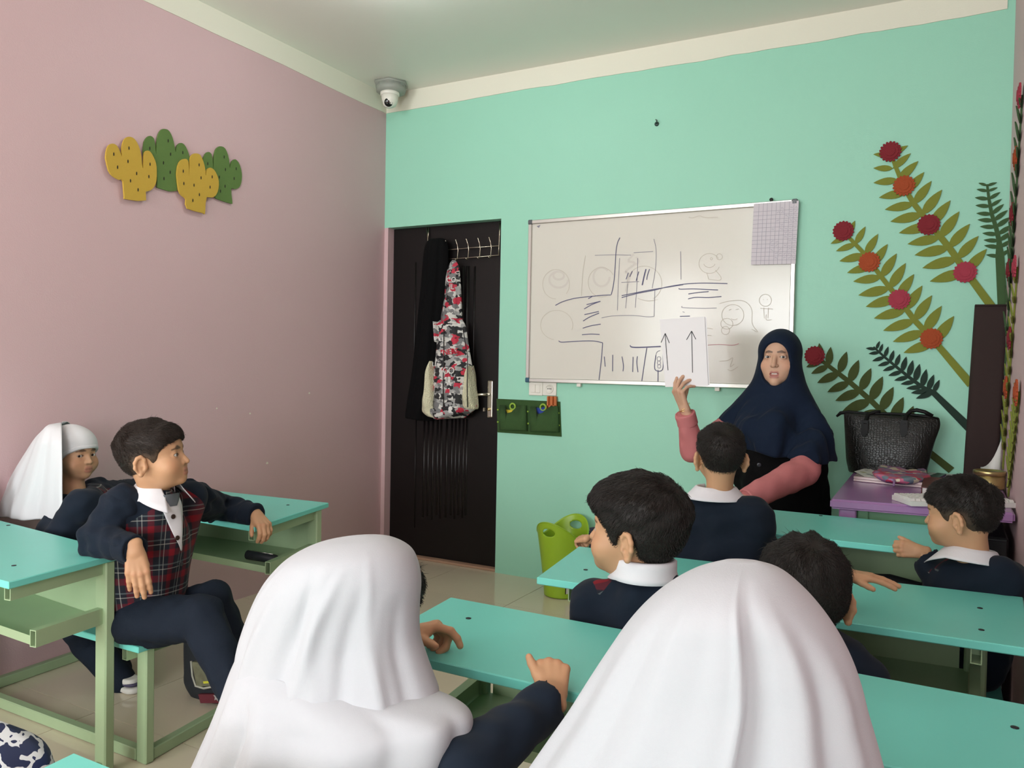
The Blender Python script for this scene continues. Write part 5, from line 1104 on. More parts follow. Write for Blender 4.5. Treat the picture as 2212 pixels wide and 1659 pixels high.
class Person:
    def __init__(s, root, label, K, hp, fwd, up=(0, 0, 1), hs=1.0, skin=SKIN, group=None, neck=None, **hk):
        s.root = empty('person', root, label, 'person', group); s.K = K; s.skin = skin; s.hs = hs
        Mf = frame(fwd, up).to_4x4()*1.0; s.T = Matrix.Translation(hp) @ Mf @ Matrix.Scale(hs, 4); s.fwd = Vector(fwd).normalized()
        if neck is not None:
            q = s.T.inverted() @ (Vector(neck)+Vector((0, 0, -.035))); hk['nend'] = tuple(q)
        s.sdf, V, Q, col, eyes = head_build(K, skin=skin, **{k: v for k, v in hk.items() if k != 'gaze'})
        Tn = np.array(s.T); s.parts = [(V@Tn[:3, :3].T+Tn[:3, 3], Q, col)]; s.eyes = eyes; s.gaze = hk.get('gaze')
        s.H = lambda x, y, z: s.T @ Vector((x, y, z))
    def add_hand(s, wrist, fdir, back, left, sc=.72, **k):
        k.setdefault('fat', 1.16 if s.K is KID else 1.0); k.setdefault('short', .86 if s.K is KID else 1.0)
        V, Q, col = hand_mesh(s=sc, skin=s.skin, **k); V, Q = place(V, Q, wrist, fdir, back, left); s.parts.append((V, Q, col))
    def add_sdf(s, f, lo, hi, h=.011):
        V, Q = polygonize(f, lo, hi, h); s.parts.append((V, Q, np.tile(s.skin, (len(V), 1))))
    def finish(s):
        n = 0; Vs, Qs, Cs = [], [], []
        for V, Q, c in s.parts: Vs.append(V); Qs.append(Q+n); Cs.append(c); n += len(V)
        s.body = link('body', np_mesh(np.vstack(Vs), np.vstack(Qs), True, np.vstack(Cs)), m_skin, s.root)
        for c, r in s.eyes:
            g = Vector(s.gaze) if s.gaze else Vector((0, 1, 0)); eyeball(c, r, g, s.root, s.T)
def bounds(pts, m): a = np.array([list(p) for p in pts]); return a.min(0)-m, a.max(0)+m
def cloth(name, f, lo, hi, h, m, parent, fwd=None, uvc=None, front=None):
    V, Q = polygonize(f, lo, hi, h); V = tidy(V, Q, 2, .5); uvw = None; mi = None
    if fwd is not None:
        fw = np.array(Vector((fwd[0], fwd[1], 0)).normalized()); rt = np.array((fw[1], -fw[0], 0)); d = V-np.array(uvc)
        a = np.arctan2(d@rt, d@fw); uvw = np.c_[a*.125, V[:, 2], front(V) if front is not None else 0*a+1]
    return link(name, np_mesh(V, Q, True, None, uvw, mi), m, parent)
def torso_sdf(neck, pel, shL, shR, r0=.07, r1=.095, rs=.052, wd=.075, fw=None):
    pel = Vector(pel); ax = (Vector(shR)-Vector(shL)); ax.z = 0; ax.normalize()
    f = SDF().u(rc(Vector(neck)-Vector((0, 0, .06)), pel, r0, r1)).u(rc(shL, pel-ax*wd, rs, r1*.85), .05).u(rc(shR, pel+ax*wd, rs, r1*.85), .05).u(rc(shL, shR, rs*.85, rs*.85), .04)
    if fw is not None: f.u(rc((Vector(shL)+Vector(shR))/2-Vector((0, 0, .09))+Vector(fw)*.03, pel+Vector(fw)*.03, r0*.9, r1*.9), .05)
    return f
def collar(name, c, fwd, up, m, parent, r=.050, drop=.034, open_=28, flare=.028, h=.030, tip=.03, squash=1.12):
    Fm = frame(fwd, up); Fx, Fy, Fz = [Fm.col[i] for i in range(3)]; bm = bmesh.new(); n = 44; G = []
    for i in range(n):
        a = math.radians(open_+(360-2*open_)*i/(n-1)); x, y = math.sin(a), math.cos(a)      # a = 0 points forward
        e = max(0, 1-min(i, n-1-i)/7); row = []
        for rr, z in ((r*1.02, -h*.3), (r, h*.55), (r+.003, h*.75), (r+.008, h*.68), (r+flare*.6, h*.68-drop*.5-tip*.35*e), (r+flare*(1.0+.5*e), h*.68-drop-tip*e)):
            row.append(bm.verts.new(Vector(c)+Fx*x*rr*squash+Fy*(y*rr+(.012*e if rr > r+.009 else 0))+Fz*z))
        G.append(row)
    for A, B in zip(G, G[1:]):
        for j in range(len(A)-1): bm.faces.new((A[j], A[j+1], B[j+1], B[j]))
    bmesh.ops.subdivide_edges(bm, edges=list(bm.edges), cuts=1, use_grid_fill=True, smooth=0.5)
    o = link(name, from_bm(bm, True), m, parent); s = o.modifiers.new('s', 'SOLIDIFY'); s.thickness = .0022; s.offset = 0; return o
def march(f, px, py, off=0.0, t0=0.5, t1=6.0):
    o = np.array((0, 0, CAMZ)); d = np.array(ray(px, py)); d = d/np.linalg.norm(d); t = t0
    for _ in range(90):
        q = (o+d*t)[None].astype(np.float32); v = float(f(q)[0])-off
        if v < .0004: break
        t += max(v*.8, .0003)
        if t > t1: return None
    return Vector(o+d*t)
# ---------------------------------------------------------------- boy in the plaid vest (sits sideways on the first bench)
fI = Vector((CR.x, CR.y, 0)).normalized()       # towards the right of the room, across the lens
fA = Vector((CF.x, CF.y, 0)).normalized()       # away from the lens
UP = Vector((0, 0, 1))
def boy_plaid():
    neck = P(338, 1050, 1.57); hp = P(333, 994, 1.55); p = Person((hp.x, 1.6, 0.37), 'boy in plaid vest and navy sleeves sitting sideways, arms on two desks', KID, hp, fI*.98+fA*.07+UP*.17, hs=.97, gaze=(-.08, 1, -.03), neck=neck)
    neck = P(338, 1050, 1.57); pel = P(308, 1318, 1.60)
    shR = P(266, 1092, 1.49); shL = P(406, 1074, 1.72); elR = P(212, 1162, 1.44); wrR = P(290, 1187, 1.425); elL = P(470, 1098, 1.99); wrL = PZ(554, 1114, .668)
    fw = (fI*.9-fA*.3).normalized()
    tor = torso_sdf(neck, pel, shL, shR, .066, .094, .050, .045, fw)
    hem = plane(P(300, 1318, 1.6)-Vector((0, 0, .012)), (-.30, -.0, -1))
    vest = SDF().u(tor).disp(waves(4, 55, .0045, 5, (0, 0, 1))).cut(lambda Q: -(Q[:, 2]-np.float32(pel.z-.085)), .01).sub(rc(neck+Vector((0, 0, .02)), neck+Vector((0, 0, .1)), .040, .05), .008)
    lo, hi = bounds((neck, pel, shL, shR), .15)
    lat = np.array((fw.y, -fw.x, 0)); sc_ = np.array((shR+shL)/2); fwn = np.array(fw)
    def front(c):
        d = c-sc_; la = np.abs(d@lat); f_ = d@fwn; return np.maximum(np.minimum(f_+.012, .098+(sc_[2]-c[:, 2])*.9-la), sc_[2]-.12-c[:, 2])
    cloth('vest', vest, lo, hi, .0055, m_plaid, p.root, fw, (neck+pel)/2, front)
    sl = waves(9, 85, .0045, 6)
    for nm, a, b, c_ in (('sleeve', shR, elR, wrR), ('sleeve', shL, elL, wrL)):
        f = SDF().u(chain([a, b, c_], [.060, .052, .038])).disp(sl).disp(waves(10, 150, .0020, 6, Vector(c_)-Vector(a))).cut(plane(c_, (Vector(c_)-Vector(b))), .002)
        lo, hi = bounds((a, b, c_), .085); cloth(nm, f, lo, hi, .005, m_navy, p.root)
        d = (Vector(c_)-Vector(b)).normalized(); cf = SDF().u(rc(Vector(c_)-d*.052, Vector(c_)+d*.002, .0425, .0395)).cut(plane(Vector(c_)+d*.002, d), .002).cut(plane(Vector(c_)-d*.052, -d), .002).sub(rc(Vector(c_)-d*.01, Vector(c_)+d*.03, .030, .030), .002)
        lo, hi = bounds((c_, Vector(c_)-d*.05), .06); cloth('cuff', cf, lo, hi, .004, m_navy, p.root)
    # trousers and legs
    kR, aR = P(438, 1334, 1.56), P(524, 1530, 1.50); kL, aL = P(458, 1300, 1.72), P(545, 1480, 1.80); hR, hL = P(300, 1346, 1.54), P(320, 1335, 1.68)
    legs = SDF().u(rc(hR, hL, .074, .074)).u(chain([hR, kR, aR], [.077, .062, .046]), .03).u(chain([hL, kL, aL], [.076, .060, .048]), .03).disp(waves(12, 60, .004, 6)).disp(waves(13, 130, .0018, 6)).cut(lambda Q: np.float32(.374)-Q[:, 2]+np.where(Q[:, 0] > -2.015, -9, 0).astype(np.float32), .004)
    lo, hi = bounds((hR, hL, kR, aR, kL, aL), .11); cloth('trousers', legs, lo, hi, .007, m_trous, p.root)
    # shoes on the floor
    for a in (aR, aL):
        g = Vector((a.x+.03, a.y, 0.0)); d = fI
        tr = SDF().u(rc(a, Vector((g.x, g.y, .07)), .050, .046)).disp(waves(12, 60, .003, 5)); lo, hi = bounds((a, (g.x, g.y, .03)), .07); lo[2] = .04; cloth('trouser_leg', tr, lo, hi, .007, m_trous, p.root)
        f = SDF().u(rc(g+Vector((0, 0, .045)), g+d*.10+Vector((0, 0, .03)), .036, .030)).cut(lambda Q: np.float32(.002)-Q[:, 2], .004); lo, hi = bounds((g, g+d*.1), .055); cloth('shoe', f, lo, hi, .006, mat('shoe_dark', (.03, .035, .05), .6), p.root)
    # shirt: collar, front with buttons, grey vest at the neck
    nc = P(338, 1060, 1.575); collar('collar', nc, fw+fA*.10, UP*1+fw*.85, m_shirt, p.root, r=.047, drop=.034, open_=38, flare=.030, h=.034, tip=.036)
    def patch(name, poly, m, off, n=16, par=p.root):
        """cloth piece lying on the vest inside an outline of (left, right) pairs from top to bottom"""
        bm = bmesh.new(); G = []
        L = crom([(a[0], a[1], 0) for a, b in poly], n); R_ = crom([(b[0], b[1], 0) for a, b in poly], n)
        for a, b in zip(L, R_):
            row = []
            for u in np.linspace(0, 1, 9):
                q = march(vest, a[0]+(b[0]-a[0])*u, a[1]+(b[1]-a[1])*u, off)
                row.append(bm.verts.new(q if q is not None else P(a[0], a[1], 1.5)))
            G.append(row)
        for A, B in zip(G, G[1:]):
            for j in range(8): bm.faces.new((A[j], A[j+1], B[j+1], B[j]))
        o = link(name, from_bm(bm, True), m, par); s = o.modifiers.new('s', 'SOLIDIFY'); s.thickness = .002; s.offset = 0; return o
    patch('shirt_front', [((338,1078),(386,1072)), ((350,1100),(393,1092)), ((362,1128),(394,1120)), ((374,1154),(394,1146)), ((386,1176),(393,1170)), ((391,1190),(393,1188))], m_shirt, .0045)
    patch('undershirt', [((352,1070),(388,1064)), ((360,1082),(386,1080)), ((368,1094),(382,1092))], mat('grey_undershirt', (.10, .115, .13), .8), .0075)
    mbt = mat('brown_button', (.030, .018, .012), .35)
    for x, y in ((374,1116),(383,1162),(391,1218)):
        q = march(vest, x, y, .0075); nn = (Vector((0, 0, CAMZ))-q).normalized()*.5+fw*.7
        lathe('button', mbt if y < 1200 else mat('dark_button', (.02, .022, .024), .4), [(.0065, -.001), (.0072, .001), (.006, .0024), (.003, .0016), (.0005, .0016)], q, p.root, 16, nn)
    # hands
    dR = (P(322, 1238, 1.43)-P(295, 1187, 1.43)).normalized()
    p.add_hand(wrR+Vector((.0, 0, -.002)), Vector(dR)*.35+UP*-.8, -fA*.85+fI*.35+UP*.25, False, sc=.84, curl=(10, 9, 10, 13), spread=2, thumb=(10, 40, 10))
    p.add_hand(wrL+Vector((0, 0, .004)), fI*.55-fA*.50+UP*-.45, UP*.65-fA*.45+fI*.55, True, sc=.80, curl=(36, 40, 40, 38), spread=4, thumb=(30, 30, 15))
    body = SDF().u(torso_sdf(neck-Vector((0, 0, .035)), pel, shL-Vector((0, 0, .02)), shR-Vector((0, 0, .02)), .045, .065, .026, .045)).u(chain([shR, elR, wrR], [.036, .024, .014]), .02).u(chain([shL, elL, wrL], [.036, .024, .014]), .02).u(chain([hR, kR, aR, (aR.x+.03, aR.y, .05)], [.06, .045, .035, .03]), .02).u(chain([hL, kL, aL, (aL.x+.03, aL.y, .05)], [.06, .045, .035, .03]), .02)
    lo, hi = bounds((neck, pel, shR, shL, elR, elL, wrR, wrL, kR, kL, aR, aL, (aR.x, aR.y, .05)), .06); p.add_sdf(body, lo, hi, .012); p.finish()
    hair_build(KID, p.T, p.root, m_hairb, fade=.9, thick=.014, side=.004, seed=3, lifts=.6, strands=7000, length=.022)
boy_plaid()
# ---------------------------------------------------------------- seated pupils in navy sweaters
def pupil(label, root, hp, fwd, neck, pel, shL, shR, armL=None, armR=None, hs=.95, tf=None, hands=(), body_r=(.066, .094, .050), uw=.05, hair=None, col=None, pfront=.018, K=KID, skin=SKIN, h=.0065, legs=True, seat=None, headup=(0, 0, 1), sweat=True, **hk):
    p = Person(root, label, K, hp, fwd, up=headup, hs=hs, skin=skin, neck=neck, **hk); tf = Vector(tf or fwd); tf.z = 0; tf.normalize()
    tor = torso_sdf(neck, pel, shL, shR, *body_r, uw, tf); wv_ = waves(sum(map(ord, label)) % 1000, 60, .0042, 6); sl = waves(sum(map(ord, label)) % 777, 85, .0042, 6)
    f = SDF().u(tor); ends = [neck, pel, shL, shR]; skel = SDF().u(torso_sdf(Vector(neck)-Vector((0, 0, .035)), pel, Vector(shL)-Vector((0, 0, .02)), Vector(shR)-Vector((0, 0, .02)), .045, .065, .026, uw))
    f.disp(wv_)
    for a in (armL, armR):
        if a: f.u(chain(a, [.054, .049, .037]), .025); ends += a; skel.u(chain(a, [.034, .024, .014]), .02)
    wr_ = waves(71, 140, .0016, 6, (1, .3, .2))
    f.disp(lambda Q: sl(Q)*.6+wr_(Q))
    for a in (armL, armR):
        if a:
            d = (Vector(a[2])-Vector(a[1])).normalized(); w_ = Vector(a[2]); f.sub(rc(w_+d*.03, w_+d*.14, .055, .06), .003).sub(rc(w_-d*.006, w_+d*.05, .029, .03), .002)
    f.sub(rc(Vector(neck)+Vector((0, 0, .018)), Vector(neck)+Vector((0, 0, .12)), .042, .05), .008).cut(lambda Q: np.float32(pel[2]-.075)-Q[:, 2], .01)
    lo, hi = bounds(ends, .15); fwn, mid = np.array(tf), np.array((Vector(shL)+Vector(shR))/2); lat = np.array((tf.y, -tf.x, 0))
    def front(c):
        d = c-mid; v = np.minimum(d@fwn-pfront, .085-np.abs(d@lat))
        for a in (armL, armR):
            if a: v = np.minimum(v, chain(a, [.054, .049, .037])(c.astype(np.float32))-.010)
        return v
    cloth('sweater', f, lo, hi, h, m_plaid, p.root, tf, (Vector(neck)+Vector(pel))/2, front)
    if legs:
        z0 = seat or .37; k = []
        for sg in (-1, 1):
            r_ = Vector((tf.y, -tf.x, 0))*sg; hip = Vector(pel)+r_*.065; hip.z = z0+.072; kn = hip+tf*.25+r_*.02; kn.z = z0+.055; an = kn+tf*.03; an.z = .075; k += [hip, kn, an]
        lg = SDF().u(rc(k[0], k[3], .075, .075)).u(chain(k[:3], [.072, .056, .046]), .02).u(chain(k[3:], [.072, .056, .046]), .02).disp(waves(5, 60, .003, 5))
        lo, hi = bounds(k, .09); lo[2] = .045; cloth('trousers', lg, lo, hi, .009, m_trous, p.root)
        for a in (k[2], k[5]):
            g = Vector((a.x, a.y, 0)); sh = SDF().u(rc(g-tf*.02+Vector((0, 0, .04)), g+tf*.10+Vector((0, 0, .028)), .038, .028)).cut(lambda Q: np.float32(.002)-Q[:, 2], .003); lo, hi = bounds((g-tf*.02, g+tf*.1), .05); cloth('shoe', sh, lo, hi, .008, mat('shoe_dark', (.03, .035, .05), .6), p.root)
        for q in (k[:3], k[3:]): skel.u(chain(q, [.05, .035, .03]), .02)
        ends = ends+k
    lo, hi = bounds(ends, .06); p.add_sdf(skel, lo, hi, .014)
    for a in hands: p.add_hand(*a[:4], **a[4])
    p.finish()
    if col: collar('collar', *col[:3], m_shirt, p.root, **col[3])
    if hair: hair_build(K, p.T, p.root, m_hair, **hair)
    return p
def V_(*a): return Vector(a)
SPL = [(x, y) for x, y in HAIRLINE]
# boy from behind, front row
def boy_front_row():
    hp = P(1556, 992, 2.44); neck = P(1552, 1062, 2.45); pel = V_(P(1545, 1200, 2.44).x, 2.44, .44)
    shL, shR = P(1462, 1106, 2.45), P(1628, 1116, 2.45); elL, wrL = P(1345, 1172, 2.42), P(1264, 1165, 2.36); elR, wrR = P(1648, 1205, 2.50), P(1600, 1180, 2.66)
    pupil('boy with cropped black hair seen from behind in front of the teacher', (pel.x, pel.y, .37), hp, fA*1+fI*.10+UP*.05, neck, pel, shL, shR, [shL, elL, wrL], [shR, elR, wrR], hs=.93, tf=fA,
        hands=[(wrL+V_(0, 0, .002), -fI*.35+UP*-.25+fA*.9, UP*.8-fI*.4, True, dict(sc=.58, curl=(50, 50, 50, 50), spread=2, thumb=(20, 40, 10)))], hair=dict(fade=.8, thick=.009, side=.003, seed=5, length=.013, strands=7000),
        col=(P(1546, 1066, 2.45), fA, UP*1-fA*.15, dict(r=.047, drop=.034, open_=24, flare=.036, h=.030, tip=.03)))
boy_front_row()
def boy_right():
    hp = P(2078, 1118, 2.43); neck = P(2105, 1205, 2.44); pel = V_(.045, 2.47, .44)
    shL, shR = P(2058, 1256, 2.46), V_(.145, 2.42, P(2190, 1250, 2.42).z); elL, wrL = P(2040, 1268, 2.48), P(1990, 1192, 2.51)
    pupil('boy in front of the purple desk, one hand gripping the first row desk edge', (pel.x, pel.y, .37), hp, fA*.72-fI*.68+UP*-.08, neck, pel, shL, shR, [shL, elL, wrL], None, hs=.92, pfront=.05, tf=fA*.9-fI*.3, uw=.045,
        hands=[(wrL, -fI*.8+UP*.05+fA*.35, -fA*.95+UP*.25, True, dict(sc=.64, curl=(48, 52, 52, 48), spread=2, thumb=(30, 4, 10)))], hair=dict(fade=.8, thick=.010, side=.004, seed=8, length=.016),
        col=(P(2098, 1204, 2.445), fA*.8-fI*.5, UP*1+fI*.18, dict(r=.048, drop=.032, open_=24, flare=.032, h=.034, tip=.028)))
boy_right()
def boy_profile():
    hp = P(1372, 1158, 1.70); neck = P(1392, 1228, 1.71); pel = V_(P(1370, 1320, 1.72).x, 1.725, .44)
    shL, shR = P(1288, 1305, 1.715), P(1462, 1305, 1.715); elL, wrL = P(1268, 1390, 1.73), V_(-.70, 1.88, .56)
    pupil('boy with thick black hair turned to the left, second row', (pel.x, pel.y, .37), hp, -fI*.86+fA*.50+UP*.06, neck, pel, shL, shR, [shL, elL, wrL], None, hs=1.07, tf=fA*.9-fI*.3,
        hands=[(wrL, fA*1, UP, True, dict(sc=.72))], hair=dict(thick=.024, side=.010, seed=11, lifts=.45, length=.020, strands=9000), gaze=(0, 1, -.1),
        col=(P(1395, 1239, 1.702), fA*.8-fI*.6, UP*1+fI*.05, dict(r=.055, drop=.042, open_=24, flare=.014, h=.046, tip=.010)))
boy_profile()
def boy_hidden():
    hp = P(1738, 1300, 1.69); neck = P(1745, 1385, 1.70); pel = V_(P(1750, 1400, 1.72).x, 1.725, .44)
    shL, shR = P(1655, 1412, 1.70), P(1800, 1428, 1.71); elR, wrR = P(1862, 1470, 1.70), V_(-.22, 1.82, .55); wrL = P(1826, 1244, 2.02); elL = V_(-.38, 1.80, .65)
    pupil('boy with tousled black hair mostly hidden behind the nearest white scarf', (pel.x, pel.y, .37), hp, fA*1+fI*.12+UP*-.25, neck, pel, shL, shR, [shL, elL, wrL], [shR, elR, wrR], hs=1.04, tf=fA,
        hands=[(wrL+V_(0, 0, .006), fI*.9-fA*.35+UP*-.08, UP*1, True, dict(sc=.72, curl=(8, 6, 7, 10), spread=4, thumb=(38, 14, 10))), (wrR, fA*1, UP, False, dict(sc=.72))],
        hair=dict(thick=.018, side=.009, seed=14, lifts=.6, length=.024, strands=9000, wavy=.0016), col=(neck, fA, UP, dict(r=.047)))
boy_hidden()
# ---------------------------------------------------------------- girl at the pink wall: white school scarf
def girl_wall():
    hp = P(158, 985, 1.755); fw = (fI*.93-fA*.22).normalized(); neck = P(162, 1056, 1.75); pel = V_(-2.70, 1.62, .44)
    shR, shL = P(178, 1092, 1.66), P(208, 1068, 1.88); elR, wrR = P(252, 1112, 1.88), P(328, 1078, 2.08); elL, wrL = P(292, 1060, 2.14), P(252, 1058, 2.04)
    p = pupil('girl in white scarf by the pink wall, arms crossed on her desk', (pel.x, pel.y, .37), hp, fI*.90-fA*.40+UP*.0, neck, pel, shL, shR, [shL, elL, wrL], [shR, elR, wrR], hs=.92, tf=fI*.6+fA*.75, gaze=(.55, 1, .02), h=.006, legs=False,
        hands=[(wrL+V_(0, -.01, .0), -fI*.9-fA*.3, UP*.9-fA*.4, True, dict(sc=.66, curl=(20, 20, 20, 20), spread=2))], skin=np.array((.52, .30, .175)))
    # tight white cap over the brow
    base = SDF().u(ell(*KID['cr'])).u(ell(*KID['fh']), .02).u(ell(*KID['fc']), .02)
    reg = poly2d([(.14, .16), (.12, .040), (.085, .034), (.045, .012), (.012, -.012), (-.02, -.05), (-.14, -.06), (-.15, .16)])
    Tn = np.array(p.T)
    def cap(Q): return smax(base(Q)-.0075-.004*np.clip((Q[:, 2]-.05)/.05, 0, 1), reg(Q[:, 1], Q[:, 2]), .002)
    V, Q = polygonize(cap, (-.10, -.12, -.09), (.10, .125, .14), .0026); V = tidy(V, Q, 1)
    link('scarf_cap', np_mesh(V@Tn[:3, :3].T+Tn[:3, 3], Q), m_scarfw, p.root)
    def hemband(Q): return smax(smax(base(Q)-.0095, reg(Q[:, 1], Q[:, 2]), .001), -(reg(Q[:, 1], Q[:, 2])+.013), .001)
    V, Q = polygonize(hemband, (-.10, -.03, -.06), (.10, .125, .10), .0026); V = tidy(V, Q, 1)
    link('scarf_hem', np_mesh(V@Tn[:3, :3].T+Tn[:3, 3], Q), m_scarfw, p.root)
    # the drape: near panel with a straight front edge, round behind, far panel
    Yn = lambda t: 1.665-.10*t; lev = []
    left = [(118,917),(100,925),(78,945),(58,975),(36,1010),(12,1052),(-14,1092),(-24,1112)]; right = [(133,913),(134,922),(134.5,945),(135.5,975),(137,1010),(138,1052),(139.5,1092),(140,1123)]
    bm = bmesh.new(); G = []; n = 40; Lc = crom([(a, b, 0) for a, b in left], n); Rc = crom([(a, b, 0) for a, b in right], n)
    for i in range(n):
        t = i/(n-1); d0 = .11*min(1, t*3)**.6; fr_n = P(Rc[i][0], Rc[i][1], 1.755-d0*.9); bk = P(Lc[i][0], Lc[i][1], 1.755-.01); fr_f = P(Rc[i][0]+26*min(1, t*4), Rc[i][1], 1.755+d0*.9)
        fr_f.z = fr_n.z; bk.z = bk.z
        row = []; m1, m2 = 26, 14
        for k in range(m1+1):                     # near panel, front edge to back
            u = k/m1; q = fr_n.lerp(Vector((bk.x, bk.y, bk.z)), u); q += (-fA)*(math.sin(PI*u)*.055*(1-.3*t)) ; q += -fA*(.012*t*math.sin(u*15+1.2*t)+.006*t*math.sin(u*31+2))
            row.append(bm.verts.new(q))
        for k in range(1, m2+1):
            u = k/m2; q = bk.lerp(fr_f, u); q += fA*(math.sin(PI*u)*.05); row.append(bm.verts.new(q))
        G.append(row)
    for A, B in zip(G, G[1:]):
        for j in range(len(A)-1): bm.faces.new((A[j], A[j+1], B[j+1], B[j]))
    o = link('scarf_drape', from_bm(bm, True), m_scarfw, p.root); s = o.modifiers.new('s', 'SOLIDIFY'); s.thickness = .0025; s.offset = 0
    # leg and shoe seen under the bench
    k_, a_ = P(190, 1385, 1.82), P(262, 1470, 1.86); f = SDF().u(rc((-2.74, 1.60, .445), (-2.66, 1.68, .445), .072, .072)).u(chain([(-2.66, 1.66, .43), k_, a_], [.07, .062, .05])).u(chain([(-2.78, 1.70, .43), k_+fA*.09-fI*.05, a_+fA*.10-fI*.06], [.07, .062, .05])).disp(waves(3, 60, .003, 5)).cut(lambda Q: np.where(Q[:, 1] < 1.715, np.float32(.374)-Q[:, 2], -1).astype(np.float32), .003); lo, hi = bounds((k_, a_, k_+fA*.09-fI*.05, a_+fA*.10-fI*.06, (-2.74, 1.60, .44), (-2.66, 1.66, .43)), .09); cloth('trouser_leg', f, lo, hi, .007, m_trous, p.root)
    g = PZ(258, 1483, 0); d = (fI*.8-fA*.5).normalized(); mw = mat('shoe_white', (.62, .60, .55), .6)
    f = SDF().u(rc(g+V_(0, 0, .012), g+d*.085+V_(0, 0, .012), .034, .034)).cut(lambda Q: np.abs(Q[:, 2]-np.float32(.012))-np.float32(.011), .003); lo, hi = bounds((g, g+d*.11), .05); cloth('shoe_sole', f, lo, hi, .005, mw, p.root)
    f = SDF().u(rc(g+V_(0, 0, .045), g+d*.072+V_(0, 0, .034), .033, .030)).cut(lambda Q: np.float32(.026)-Q[:, 2], .003); lo, hi = bounds((g, g+d*.11), .06); cloth('shoe_upper', f, lo, hi, .005, mw, p.root)
    f = SDF().u(rc(g+V_(0, 0, .036), g+d*.08+V_(0, 0, .034), .0345, .031)).cut(lambda Q: np.abs(Q[:, 2]-np.float32(.031))-np.float32(.006), .002); lo, hi = bounds((g, g+d*.11), .06); cloth('shoe_band', f, lo, hi, .005, mat('shoe_purple', (.06, .05, .10), .6), p.root)
girl_wall()
# ---------------------------------------------------------------- the two girls nearest the lens, white scarves seen from behind
def ridge_fn(items, fade=False):
    def f(th, t):
        v = 0; fd = 1-(max(0, (t-.86)/.14) if fade else 0)
        for th0, th1, w_, a, ts in items:
            c = math.radians(th0+(th1-th0)*t); d = (th-c+PI) % (2*PI)-PI; v += fd* a*min(1, max(0, (t-ts)/.25))*math.exp(-(d/w_)**2)
        return v
    return f
def hooded(name, lv, Y, fold, parent, nlev=110, nseg=140, hole=None, m=None, sm=.5):
    L = [(P(*a, Y if len(q) < 5 else q[4]), P(*b, Y if len(q) < 5 else q[4]), q[2], q[3]) for q in lv for a, b in [(q[0], q[1])]]
    me = loft_mesh(L, nseg, nlev, fold, cap=True)
    if hole or name == 'scarf_cape':
        bm = bmesh.new(); bm.from_mesh(me)
        if hole: bmesh.ops.delete(bm, geom=[v for v in bm.verts if hole(v.co)], context='VERTS')
        bm.to_mesh(me); bm.free()
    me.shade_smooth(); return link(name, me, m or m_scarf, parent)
def girl_center():
    Y0 = 1.03; hp = P(799, 1314, Y0+.02); neck = P(760, 1440, 1.06); pel = V_(P(700, 1600, 1.0).x, .95, .45)
    shL, shR = P(640, 1610, 1.09), P(895, 1625, 1.03); elR, wrR = P(1005, 1662, 1.0), P(1196, 1505, 1.195); wrL = PZ(868, 1372, .672); elL = PZ(760, 1480, .68)
    p = pupil('girl in white scarf bent over the third desk, both bare hands on it', (pel.x, pel.y, .37), hp, fI*.80+fA*.55+UP*-.20, neck, pel, shL, shR, [shL, elL, wrL], [shR, elR, wrR], hs=.92, tf=fA, uw=.045, h=.0055, body_r=(.055, .08, .040),
        hands=[(wrR+V_(0, 0, .002), fA*.80+UP*.45+fI*.02, UP*.80-fA*.6, False, dict(sc=.80, curl=(62, 62, 62, 62), spread=5, thumb=(30, -16, 6), pip=1.0)),
               (wrL+V_(0, 0, .004), fI*.92+fA*.2+UP*.12, UP*.75+fA*.15-fI*.2, True, dict(sc=.86, curl=(28, 58, 62, 62), spread=5, thumb=(42, 32, -12)))],
        hair=dict(thick=.008, side=.006, seed=21, length=.03, strands=900, line=[(.13, .10), (.104, .05), (.096, .0), (.085, -.045), (.05, -.05), (.035, -.03), (.035, .04), (.06, .09)]))
    Ti = p.T.inverted()
    def hole(c):
        q = Ti @ c; return q.y > .078 and abs(q.x) < .07 and -.10 < q.z < .085
    fold = ridge_fn([(50, 96, .075, .075, .2), (62, 108, .12, -.085, .25), (92, 136, .09, .065, .3), (104, 146, .05, -.05, .4), (118, 152, .05, .022, .08), (128, 160, .09, -.03, .3), (150, 168, .12, .025, .35), (34, 66, .09, -.06, .3), (22, 46, .10, .045, .35), (10, 24, .10, -.04, .35), (75, 70, .07, .03, .12), (84, 78, .05, -.03, .12), (40, 38, .06, .025, .1)], True)
    hood = [((762,1157),(792,1157),.008,.008), ((700,1168),(834,1166),.05,.05), ((652,1192),(868,1192),.085,.085), ((617,1225),(884,1226),.10,.10), ((590,1262),(891,1268),.105,.105), ((566,1312),(889,1322),.106,.105), ((546,1370),(893,1380),.108,.10), ((536,1420),(908,1428),.112,.10), ((530,1470),(926,1474),.118,.10), ((532,1502),(936,1503),.12,.10), ((545,1520),(930,1518),.112,.09), ((570,1530),(905,1524),.09,.07)]
    hooded('scarf_hood', hood, Y0, fold, p.root, hole=hole)
    fold2 = ridge_fn([(96, 98, .08, .07, .05), (110, 113, .06, -.12, .1), (124, 125, .08, .06, .05), (140, 140, .05, .02, .2), (78, 84, .12, -.06, .1), (58, 64, .16, .04, .15), (40, 42, .10, -.045, .1), (24, 28, .14, .035, .2), (8, 10, .10, -.03, .3)])
    cape = [((540,1385),(850,1488),.085,.07), ((524,1432),(880,1498),.105,.08), ((504,1495),(935,1512),.118,.09), ((484,1545),(985,1532),.125,.10), ((466,1590),(1010,1560),.135,.11), ((444,1640),(1008,1612),.14,.12), ((420,1690),(990,1672),.145,.12), ((398,1760),(975,1750),.15,.12), ((380,1830),(965,1830),.15,.12)]
    hooded('scarf_cape', cape, Y0-.02, fold2, p.root, nlev=80)
girl_center()
